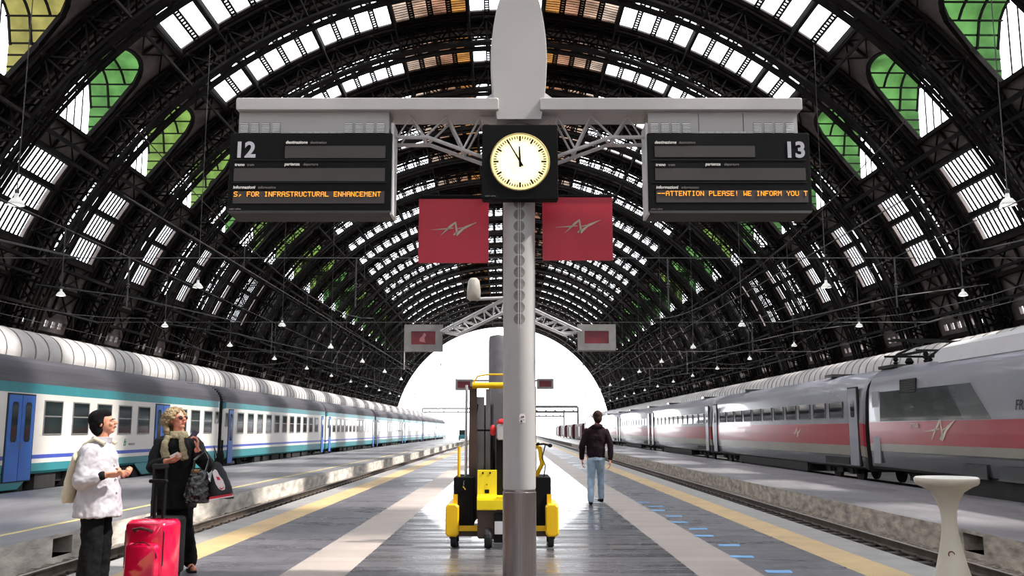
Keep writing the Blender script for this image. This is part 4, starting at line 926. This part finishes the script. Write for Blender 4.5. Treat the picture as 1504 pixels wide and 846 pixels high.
def rotm(loc, yaw=0, pitch=0, roll=0): return Matrix.Translation(loc) @ Matrix.Rotation(yaw, 4, 'Z') @ Matrix.Rotation(roll, 4, 'Y') @ Matrix.Rotation(pitch, 4, 'X')
def shoe(m, p, yaw, ln=.26, hl=.03):
    T = m.T; m.T = T @ Matrix.Translation(p) @ Matrix.Rotation(yaw, 4, 'Z')
    m.loft([ring3((0, y, z), rx, rz, n=14) if False else [(rx * cos(2 * pi * j / 14), y, max(0, z + rz * sin(2 * pi * j / 14))) for j in range(14)] for y, rx, z, rz in ((.07, .02, .035, .03), (.06, .034, .045, .045), (.02, .038, .055, .055), (-.05, .038, .045, .045), (-.11, .045, .033, .033), (-.16, .042, .026, .027), (-.19, .025, .02, .02))]); m.T = T

# --- walking man, seen from behind (faces +y) ---------------------------------
t = thing('person', 'man in a dark jacket and pale blue jeans walking away along the platform', 'person', (1.63, 18.4, 0))
m = MB(); HM = rotm((.045, .03, 1.555), pi, .08, 0); head(m, HM, .25)
limb(m, [((.03, .03, 1.42), .058), ((.04, .03, 1.60), .054)]); limb(m, [((0, 0, 1.02), .125), ((0, 0, 1.2), .12), ((.01, .0, 1.38), .12)])
limb(m, [((-.15, 0, 1.41), .06), ((-.25, -.02, 1.12), .045), ((-.26, .09, .86), .03)]); limb(m, [((.18, 0, 1.41), .06), ((.26, -.06, 1.12), .045), ((.265, -.10, .85), .03)])
hand(m, (-.26, .09, .86), (-.02, .12, -1), (1, 0, 0), 1, .45); hand(m, (.265, -.10, .85), (0, -.05, -1), (-1, .1, 0), -1, .45)
limb(m, [((-.09, 0, .95), .09), ((-.10, .03, .5), .06), ((-.11, -.06, .08), .04)]); limb(m, [((.09, 0, .95), .09), ((.10, .12, .52), .06), ((.105, .22, .12), .04)])
remesh(m.build('body', SKIN2, t), .006, 3)
face(t, HM, .25)
m = MB(); m.T = HM; m.ell((0, .024, .156), (.095, .11, .100), 20, 14); m.ell((0, .064, .085), (.085, .064, .09), 16, 12); remesh(m.build('hair', mat('hair_brown', '#32231d', .85, 0, .3, 60, .6, 90, spec=.2), t), .008, 4, .006, .03)
JK = mat('jacket_plum', '#22141a', .8, 0, .15, 8, spec=.15)
m = MB(); loftb(m, [((.0, 0, .90), .175, .12), ((0, 0, 1.0), .18, .13), ((0, 0, 1.15), .185, .135), ((.01, 0, 1.32), .215, .135), ((.015, .0, 1.42), .215, .12), ((.02, .01, 1.49), .14, .09), ((.03, .02, 1.535), .075, .075)])
limb(m, [((-.165, 0, 1.39), .072), ((-.265, -.02, 1.13), .066), ((-.27, .085, .89), .05)]); limb(m, [((.195, 0, 1.39), .072), ((.275, -.06, 1.13), .066), ((.27, -.095, .88), .05)])
m.ell((.02, -.08, 1.49), (.12, .06, .06)); remesh(m.build('jacket', JK, t), .012, 4, .03, .1)
JN = mat('jeans_pale', '#9db2c4', .8, 0, .3, 7, .2, 200)
m = MB(); loftb(m, [((0, 0, .84), .165, .115), ((0, 0, .95), .165, .115)]); limb(m, [((-.08, 0, .86), .098), ((-.10, .035, .5), .074), ((-.115, -.06, .09), .062)]); limb(m, [((.08, 0, .86), .098), ((.10, .12, .52), .072), ((.11, .21, .14), .06)])
remesh(m.build('jeans', JN, t), .011, 3, .022, .08)
for p, yw, pz in (((-.115, -.04, 0), pi - .1, 0), ((.115, .24, .035), pi + .15, 0)): m = MB(); shoe(m, p, yw); m.build('shoe', BLACKM, t, True)

# --- woman in the white jacket (faces +x, head lifted) --------------------------
FX = rotm((0, 0, 0), R(90))            # face towards +x
t = thing('person', 'woman in a white jacket, black cap and black trousers, looking up to the right', 'person', (-3.70, 8.6, 0))
m = MB(); HM = rotm((.0, 0, 1.382), R(100), -R(14), 0); head(m, HM, .225)
limb(m, [((-.04, 0, 1.27), .056), ((-.015, 0, 1.42), .05)]); limb(m, [((-.05, 0, .9), .13), ((-.04, 0, 1.05), .125), ((-.05, 0, 1.22), .115)])
limb(m, [((-.06, -.17, 1.22), .055), ((-.09, -.22, .98), .045), ((.13, -.24, 1.03), .03)]); limb(m, [((-.06, .17, 1.22), .055), ((-.07, .22, .98), .045), ((.13, .12, 1.03), .03)])
hand(m, (.13, -.24, 1.03), (1, .12, .06), (0, .5, .85), -1, 1.35, 1.05); hand(m, (.13, .12, 1.03), (1, -.5, .1), (0, -.8, .5), 1, .9)
for e in (-1, 1): limb(m, [((-.05, e * .09, .85), .085), ((-.03, e * .09, .45), .058), ((-.05, e * .1, .07), .036)])
remesh(m.build('body', SKIN, t), .0055, 3)
face(t, HM, .225)
m = MB(); m.T = HM; m.ell((0, .035, .150), (.092, .092, .088), 20, 14); m.ell((0, .06, .095), (.088, .064, .09), 18, 12); m.ell((0, .02, .115), (.093, .06, .06), 18, 12); m.ell((0, .05, .055), (.078, .058, .06), 16, 10); m.ell((0, .0, .178), (.08, .085, .055), 18, 12); remesh(m.build('cap', mat('cap_black', (.006, .005, .006), .85, spec=.1), t), .008, 3, .012, .05)
WJ = mat('jacket_white', '#b2adb3', .6, 0, .05, 6, .1, 30)
m = MB(); loftb(m, [((-.03, 0, .655), .20, .235), ((-.03, 0, .75), .195, .23), ((-.03, 0, .92), .175, .215), ((-.035, 0, 1.05), .165, .21), ((-.045, 0, 1.18), .155, .21), ((-.05, 0, 1.26), .12, .17), ((-.04, 0, 1.32), .085, .09), ((-.035, 0, 1.35), .072, .075)])
limb(m, [((-.06, -.18, 1.22), .085), ((-.09, -.235, .98), .078), ((.05, -.245, 1.01), .06)]); limb(m, [((-.06, .18, 1.22), .085), ((-.06, .235, .98), .075), ((.05, .17, 1.02), .058)])
j_ = remesh(m.build('jacket', WJ, t), .0105, 4, .034, .08)
m = MB(); loftb(m, [((-.05, 0, 1.30), .10, .11), ((-.03, 0, 1.35), .088, .088), ((-.025, 0, 1.36), .09, .09)]); remesh(m.build('collar', WJ, t), .009, 2, .01)
m = MB(); 
for z in (.75, .87, .99, 1.11): m.ell((.158 if z < .9 else .14 if z < 1.05 else .12, -.05, z), (.008, .011, .011), 8, 6)
m.build('buttons', GREYL, t, True)
for e, q in ((-1, (.10, -.245, 1.025)), ): m = MB(); limb(m, [((.04, -.245, 1.01), .045), (q, .04)]); remesh(m.build('cuff', BLACKM, t), .008, 2)
BT = mat('trousers_black', (.006, .006, .007), .9, 0, .3, 6, spec=.1)
m = MB(); loftb(m, [((-.04, 0, .9), .14, .17), ((-.04, 0, .72), .15, .19)])
for e in (-1, 1): limb(m, [((-.04, e * .085, .78), .105), ((-.02, e * .095, .45), .092), ((-.04, e * .1, .08), .098)])
remesh(m.build('trousers', BT, t), .011, 3, .03, .07)
for e in (-1, 1): m = MB(); shoe(m, (-.02, e * .1, 0), R(90) + e * .1, .25); m.build('shoe', BLACKM, t, True)
bp = thing('backpack', 'beige canvas backpack worn by the woman in the white jacket', 'backpack', (-3.90, 8.6, 1.0))
BG = mat('canvas_beige', '#c8bda6', .8, 0, .1, 8, .2, 120)
m = MB(); loftb(m, [((-.075, 0, -.22), .055, .14), ((-.06, 0, -.1), .065, .16), ((-.04, 0, .06), .055, .15), ((-.02, 0, .19), .04, .14), ((-.02, 0, .23), .03, .12)]); remesh(m.build('bag_body', BG, bp), .012, 3, .03, .08)
m = MB(); m.ell((-.11, 0, -.14), (.04, .1, .07)); remesh(m.build('pocket', BG, bp), .01, 2)
for e in (-1, 1): m = MB(); m.tube([(.0, e * .09, .2), (.06, e * .1, .29), (.15, e * .11, .345), (.25, e * .12, .3)], .018, 8); m.build('strap', BG, bp)

# --- woman in the black coat (turned towards the right and the camera, head lifted) --
t = thing('person', 'woman with curly blonde hair, dark glasses, tan scarf and long black coat', 'person', (-3.50, 9.9, 0))
yw = R(48)
m = MB(); HM = rotm((-.0, 0, 1.425), R(62), -R(16), 0); head(m, HM, .225)
limb(m, [((-.02, .02, 1.32), .056), ((-.005, .01, 1.46), .05)]); limb(m, [((-.02, .02, .95), .12), ((-.02, .02, 1.1), .12), ((-.02, .02, 1.27), .11)])
limb(m, [((-.15, -.06, 1.28), .055), ((-.16, -.18, 1.05), .045), ((.0, -.30, 1.11), .03)]); limb(m, [((.14, .07, 1.28), .055), ((.30, .02, 1.06), .045), ((.26, -.16, 1.22), .03)])
hand(m, (.0, -.30, 1.11), (.9, -.25, .15), (0, .4, .8), -1, .7, 1.05); hand(m, (.26, -.16, 1.22), (.1, -.15, 1), (-.9, -.3, 0), 1, .85, 1.05)
limb(m, [((-.08, -.02, .88), .085), ((-.08, -.03, .46), .057), ((-.10, .0, .07), .035)]); limb(m, [((.08, .02, .88), .085), ((.13, -.03, .46), .057), ((.2, -.02, .07), .035)])
for p, d in (((-.10, .0, .05), -.5), ((.2, -.02, .05), .35)): m.cap(p, (p[0] + .08 + d * .02, p[1] - .14, .03), .035, .03)
remesh(m.build('body', SKIN2, t), .0055, 3); face(t, HM, .225, False, '#b5524e')
CURL = mat('hair_blonde', '#8f7b5a', .75, 0, .45, 30, .8, 60)
m = MB(); m.T = HM; rr_ = random.Random(7)
m.ell((0, .045, .15), (.1, .095, .1), 18, 12)
for i in range(170):
    a = rr_.uniform(0, 2 * pi); zz_ = rr_.uniform(-.35, 1); el = math.asin(zz_); x, y, z = .112 * cos(el) * cos(a), .112 * cos(el) * sin(a) + .038, .128 + .105 * sin(el)
    if y < -.045 and z < .175: continue
    m.ell((x, y, z), rr_.uniform(.018, .032), 8, 6)
for i in range(60):
    a = rr_.uniform(-.5, pi + .5); m.ell((.1 * cos(a), .05 + .075 * abs(sin(a)), rr_.uniform(-.02, .1)), rr_.uniform(.018, .03), 8, 6)
remesh(m.build('hair', CURL, t), .007, 1, .022, .018)
m = MB(); m.T = HM
for s in (-1, 1): m.ell((s * .034, -.094, .103), (.029, .008, .02), 14, 8); m.tube([(s * .06, -.09, .108), (s * .078, -.04, .108), (s * .082, .0, .104)], .003, 5)
m.tube([(-.01, -.103, .108), (.01, -.103, .108)], .003, 5); m.build('sunglasses', mat('glass_dark', '#2b1214', .12), t, True)
COAT = mat('coat_black', (.0065, .0065, .007), .8, 0, .3, 6, spec=.15)
m = MB(); loftb(m, [((.0, .0, .62), .23, .17), ((.0, .0, .78), .225, .165), ((-.01, .0, .95), .205, .155), ((-.015, .01, 1.1), .2, .15), ((-.02, .01, 1.25), .2, .14), ((-.02, .02, 1.33), .14, .11), ((-.015, .02, 1.38), .08, .08)], R(25))
limb(m, [((-.15, -.05, 1.28), .085), ((-.175, -.18, 1.05), .072), ((-.05, -.28, 1.09), .055)]); limb(m, [((.14, .07, 1.28), .085), ((.31, .02, 1.06), .078), ((.27, -.13, 1.17), .058)])
remesh(m.build('coat', COAT, t), .011, 3, .035, .09)
m = MB(); 
for a, b_, c in (((-.08, -.02, .78), (-.08, -.03, .45), (-.10, .0, .1)), ((.08, .02, .78), (.13, -.03, .45), (.2, -.02, .1))): limb(m, [(a, .1), (b_, .082), (c, .075)])
remesh(m.build('trousers', BT, t), .011, 3, .02, .07)
SC = mat('scarf_tan', '#928869', .8, 0, .15, 20, .4, 60)
m = MB(); loftb(m, [((-.01, .0, 1.335), .115, .105), ((0, 0, 1.37), .105, .095), ((.0, 0, 1.41), .085, .08)], R(25))
m.tube([(-.07, -.11, 1.36), (-.075, -.16, 1.28), (-.07, -.175, 1.2), (-.04, -.185, 1.13)], .04, 10, 0, [.03, .035, .04, .045]); m.tube([(.06, -.08, 1.36), (.09, -.135, 1.27), (.12, -.155, 1.2), (.14, -.16, 1.12)], .035, 10, 0, [.028, .03, .034, .038])
remesh(m.build('scarf', SC, t), .009, 2, .025, .03)
for p, yw_ in (((-.08, -.05, 0), .35), ((.22, -.07, 0), .5)):
    m = MB(); m.loft([[(x * w_, y, z) for x, z in ((-.04, 0), (.04, 0), (.04, .02), (-.04, .02))] for y, w_ in ((.08, .7), (0, .9), (-.1, 1.1), (-.16, .9))]); m.tube([(-.04, -.08, .02), (0, -.08, .065), (.04, -.08, .02)], .01, 6)
    s_ = m.build('sandal', BLACKM, t); s_.location = p; s_.rotation_euler = (0, 0, yw_)
pa = MB().box(-.045, .045, -.004, .004, -.03, .03).build('ticket', mat('paper_white', '#e8e6e2', .5)); pa.location = (-3.40, 9.56, 1.16); pa.rotation_euler = (.4, -.5, .2); tag(pa, 'small white ticket held in the lowered hand of the woman in black', 'ticket')
ph = MB().cbox(-.03, .03, -.008, .008, -.055, .055, .008).build('sunglasses_case', mat('case_violet', '#4a4358', .4)); ph.location = (-3.27, 9.7, 1.37); ph.rotation_euler = (.2, .5, .3); tag(ph, 'small violet-grey case held up by the woman in black', 'case')

# ================================================================= luggage and bags
PINK = mat('suitcase_pink', '#d20f40', .15, 0, .05, 3, coat=.8); MAR = mat('pocket_maroon', '#3d1018', .4, 0, .2, 5)
def rbox(m, cx, w, d, z0, z1, r, n=6, bulge=0.):
    """upright box with rounded x-z outline and soft front"""
    def outl(e, k=0):
        pts = []
        for qx, qz, a0 in ((1, 1, 0), (-1, 1, 90), (-1, -1, 180), (1, -1, 270)):
            for i in range(n + 1):
                a = R(a0 + 90 * i / n); pts.append((cx + qx * (w / 2 - r) + (r - e) * cos(a), (z0 + z1) / 2 + qz * ((z1 - z0) / 2 - r) + (r - e) * sin(a)))
        return pts
    m.loft([[(x, y, z) for x, z in outl(e)] for y, e in ((-d / 2 - bulge, r * .55), (-d / 2 - bulge * .6, r * .3), (-d / 2, .012), (-d / 2 + .02, 0), (d / 2 - .02, 0), (d / 2, .015))])
t = thing('suitcase', 'glossy pink wheeled suitcase with extended black handle standing between the women', 'suitcase', (-3.345, 8.95, 0), R(-14))
m = MB(); rbox(m, 0, .43, .24, .03, .60, .06, bulge=.03); m.build('shell', PINK, t, 'auto')
m = MB(); rbox(m, .01, .34, .06, .08, .40, .05, bulge=.02); q = m.build('front_pocket', PINK, t, 'auto'); q.location = (0, -.16, 0)
m = MB(); m.tube([(.01 + .17 * cos(a_), -.195, .26 + .15 * sin(a_)) for a_ in [R(5 + 17 * i) for i in range(11)]], .006, 6); m.tube([(-.2, -.135, .2), (-.2, -.135, .5), (-.15, -.145, .565), (.15, -.145, .565), (.2, -.135, .5), (.2, -.135, .2)], .006, 6); m.build('zip', MAR, t)
m = MB(); m.tube([(-.09, -.155, .50), (-.08, -.19, .52), (0, -.2, .535), (.08, -.19, .52), (.09, -.155, .50)], .014, 8); m.build('carry_handle', MAR, t)
m = MB(); m.box(-.225, -.205, -.1, .1, .1, .48); m.tube([(-.225, -.03, .12), (-.25, -.06, .16), (-.25, -.06, .4), (-.225, -.03, .46)], .01, 6); m.build('side_pocket', MAR, t)
m = MB(); m.bar((-.05, .07, .58), (-.05, .07, .93), .03, .02); m.bar((.04, .07, .58), (.04, .07, .93), .012, .02); m.cbox(-.12, .07, .05, .09, .925, .96, .01); m.build('telescopic_handle', BLACKM, t)
for x in (-.17, .17): m = MB(); m.lathe([(.01, -.02), (.032, -.02), (.035, 0), (.032, .02), (.01, .02)], (x, .09, .035), 14, 0, 'x'); m.lathe([(.01, -.02), (.03, -.02), (.032, 0), (.03, .02), (.01, .02)], (x, -.08, .033), 14, 0, 'x'); m.build('wheel', RUBBER, t)
t = thing('suitcase', 'dark grey wheeled suitcase standing behind the pink suitcase', 'suitcase', (-3.42, 9.42, 0), R(-6))
DG = mat('suitcase_dark', '#16181a', .6, 0, .15, 8)
m = MB(); rbox(m, 0, .36, .22, .04, .585, .04, bulge=.02); m.build('shell', DG, t, 'auto')
m = MB(); m.bar((-.16, .05, .56), (-.16, .05, 1.06), .02); m.bar((-.03, .05, .56), (-.03, .05, 1.06), .02); m.cbox(-.18, -.01, .035, .065, 1.04, 1.09, .012); m.build('telescopic_handle', DG, t)
m = MB(); m.box(-.1, .1, -.12, -.1, .48, .5); m.build('carry_handle', BLACKM, t)
for x in (-.13, .13): m = MB(); m.lathe([(.01, -.02), (.035, -.02), (.037, 0), (.035, .02), (.01, .02)], (x, .05, .037), 14, 0, 'x'); m.build('wheel', RUBBER, t)
t = thing('handbag', 'shiny black handbag hanging from the arm of the woman in black', 'handbag', (-3.20, 9.70, .87))
PAT = mat('patent_black', (.01, .01, .011), .16, 0, .2, 6, .4, 14, coat=.7)
m = MB(); loftb(m, [((0, 0, -.18), .12, .07), ((0, 0, -.1), .14, .085), ((0, 0, .05), .115, .06), ((0, 0, .15), .08, .03)]); remesh(m.build('bag_body', PAT, t), .009, 2, .03, .04)
m = MB(); m.tube([(-.06, 0, .13), (-.05, .0, .25), (.03, .06, .34), (.09, .03, .25), (.07, 0, .13)], .012, 8); m.build('strap', PAT, t)
m = MB(); m.ell((-.01, -.04, .14), (.035, .012, .02), 10, 8); m.build('clasp', mat('clasp_gold', '#9a7a4a', .3, .6), t, True)
t = thing('tote_bag', 'black carrier bag with white and red badge and red stripe, held on the arm', 'carrier bag', (-2.985, 9.74, .90), R(8))
m = MB(); loftb(m, [((.02, 0, -.17), .125, .055), ((.01, 0, -.08), .115, .055), ((-.01, 0, .05), .085, .045), ((-.035, 0, .17), .045, .02), ((-.04, 0, .2), .03, .012)]); tb_ = remesh(m.build('bag_body', mat('bag_black', (.009, .01, .011), .5, 0, .3, 8), t), .008, 2, .012, .06)
m = MB(); m.tube([(-.06, 0, .19), (-.09, .05, .36), (-.02, 0, .19)], .008, 6); m.lathe([(.02, .0), (.026, .06), (.01, .12), (.012, .22)], (-.0, .0, .2), 10); m.build('handle', BLACKM, t)
def badge(pts, y, mtl, nm, par):
    m = MB(); f = [(x, y - .004, z) for x, z in pts]; b = [(x, y + .03, z) for x, z in pts]; m.loft([f, b]); return m.build(nm, mtl, par)
W1 = mat('badge_white', '#e9e4e6', .4, 0, .02); R1 = mat('badge_red', '#c8243c', .4, 0, .04)
bd = badge([(-.075, .1), (-.055, .125), (-.035, .115), (-.01, .07), (.03, .02), (.055, -.04), (.055, -.075), (.03, -.085), (-.005, -.065), (-.035, -.02), (-.06, .05)], -.06, W1, 'badge', t)
badge([(-.035, .055), (-.005, .05), (.01, .02), (-.02, .02)], -.066, R1, 'badge_mark', bd); badge([(.0, -.05), (.015, -.06), (.035, -.06), (.045, -.04), (.045, -.06), (.03, -.075), (.01, -.068)], -.066, R1, 'badge_mark', bd)
badge([(-.09, -.15), (.13, -.115), (.14, -.135), (-.09, -.172)], -.07, R1, 'stripe', t); badge([(-.09, -.172), (.14, -.135), (.14, -.145), (-.09, -.182)], -.071, W1, 'stripe', t)

# ================================================================= far background
t = thing('luggage_tractor', 'small blue-green tractor far off on the left baggage platform', 'tractor', (-8.8, 168, -.3))
MB().cbox(-.7, .7, 0, 2, .2, .9, .1).build('body', mat('tractor_teal', '#3a7885', .5), t); MB().box(-.65, .65, .6, 1.9, .9, 1.7).build('cab', TGL, t); MB().box(-.7, .7, .5, 2, 1.7, 1.8).build('cab_roof', TEAL, t)
for x in (-.6, .6):
    for y in (.4, 1.6): MB().lathe([(.05, -.08), (.22, -.08), (.22, .08), (.05, .08)], (x, y, .22), 12, 0, 'x').build('wheel', RUBBER, t)
for i, (y, x0, x1, z) in enumerate(((300, 6.5, 21, 9.8), (345, 6, 19, 9.0), (420, -40, -8, 12))):
    t = thing('signal_gantry', ['grey signal gantry outside the shed mouth, right of the pillar', 'second signal gantry outside, behind the first', 'distant signal gantry outside on the left'][i], 'signal gantry', (0, y, -.95))
    m = MB(); m.bar((x0, 0, z), (x1, 0, z), .75); m.bar((x0, 0, z - 1.6), (x1, 0, z - 1.6), .6); n = 12
    for k in range(n): a = x0 + (x1 - x0) * k / n; b = x0 + (x1 - x0) * (k + 1) / n; m.bar((a, 0, z if k % 2 else z - 1), (b, 0, z - 1 if k % 2 else z), .1)
    GD = mat('gantry_dark', (.045, .045, .05), .6); m.build('truss', GD, t)
    for x in (x0, x1): MB().bar((x, 0, 0), (x, 0, z), .6).build('post', GD, t)
    for k in range(5): x = x0 + (x1 - x0) * (k + .5) / 5; MB().box(x - .35, x + .35, -.2, .1, z - 1.9, z - 1).build('signal_box', GD, t)
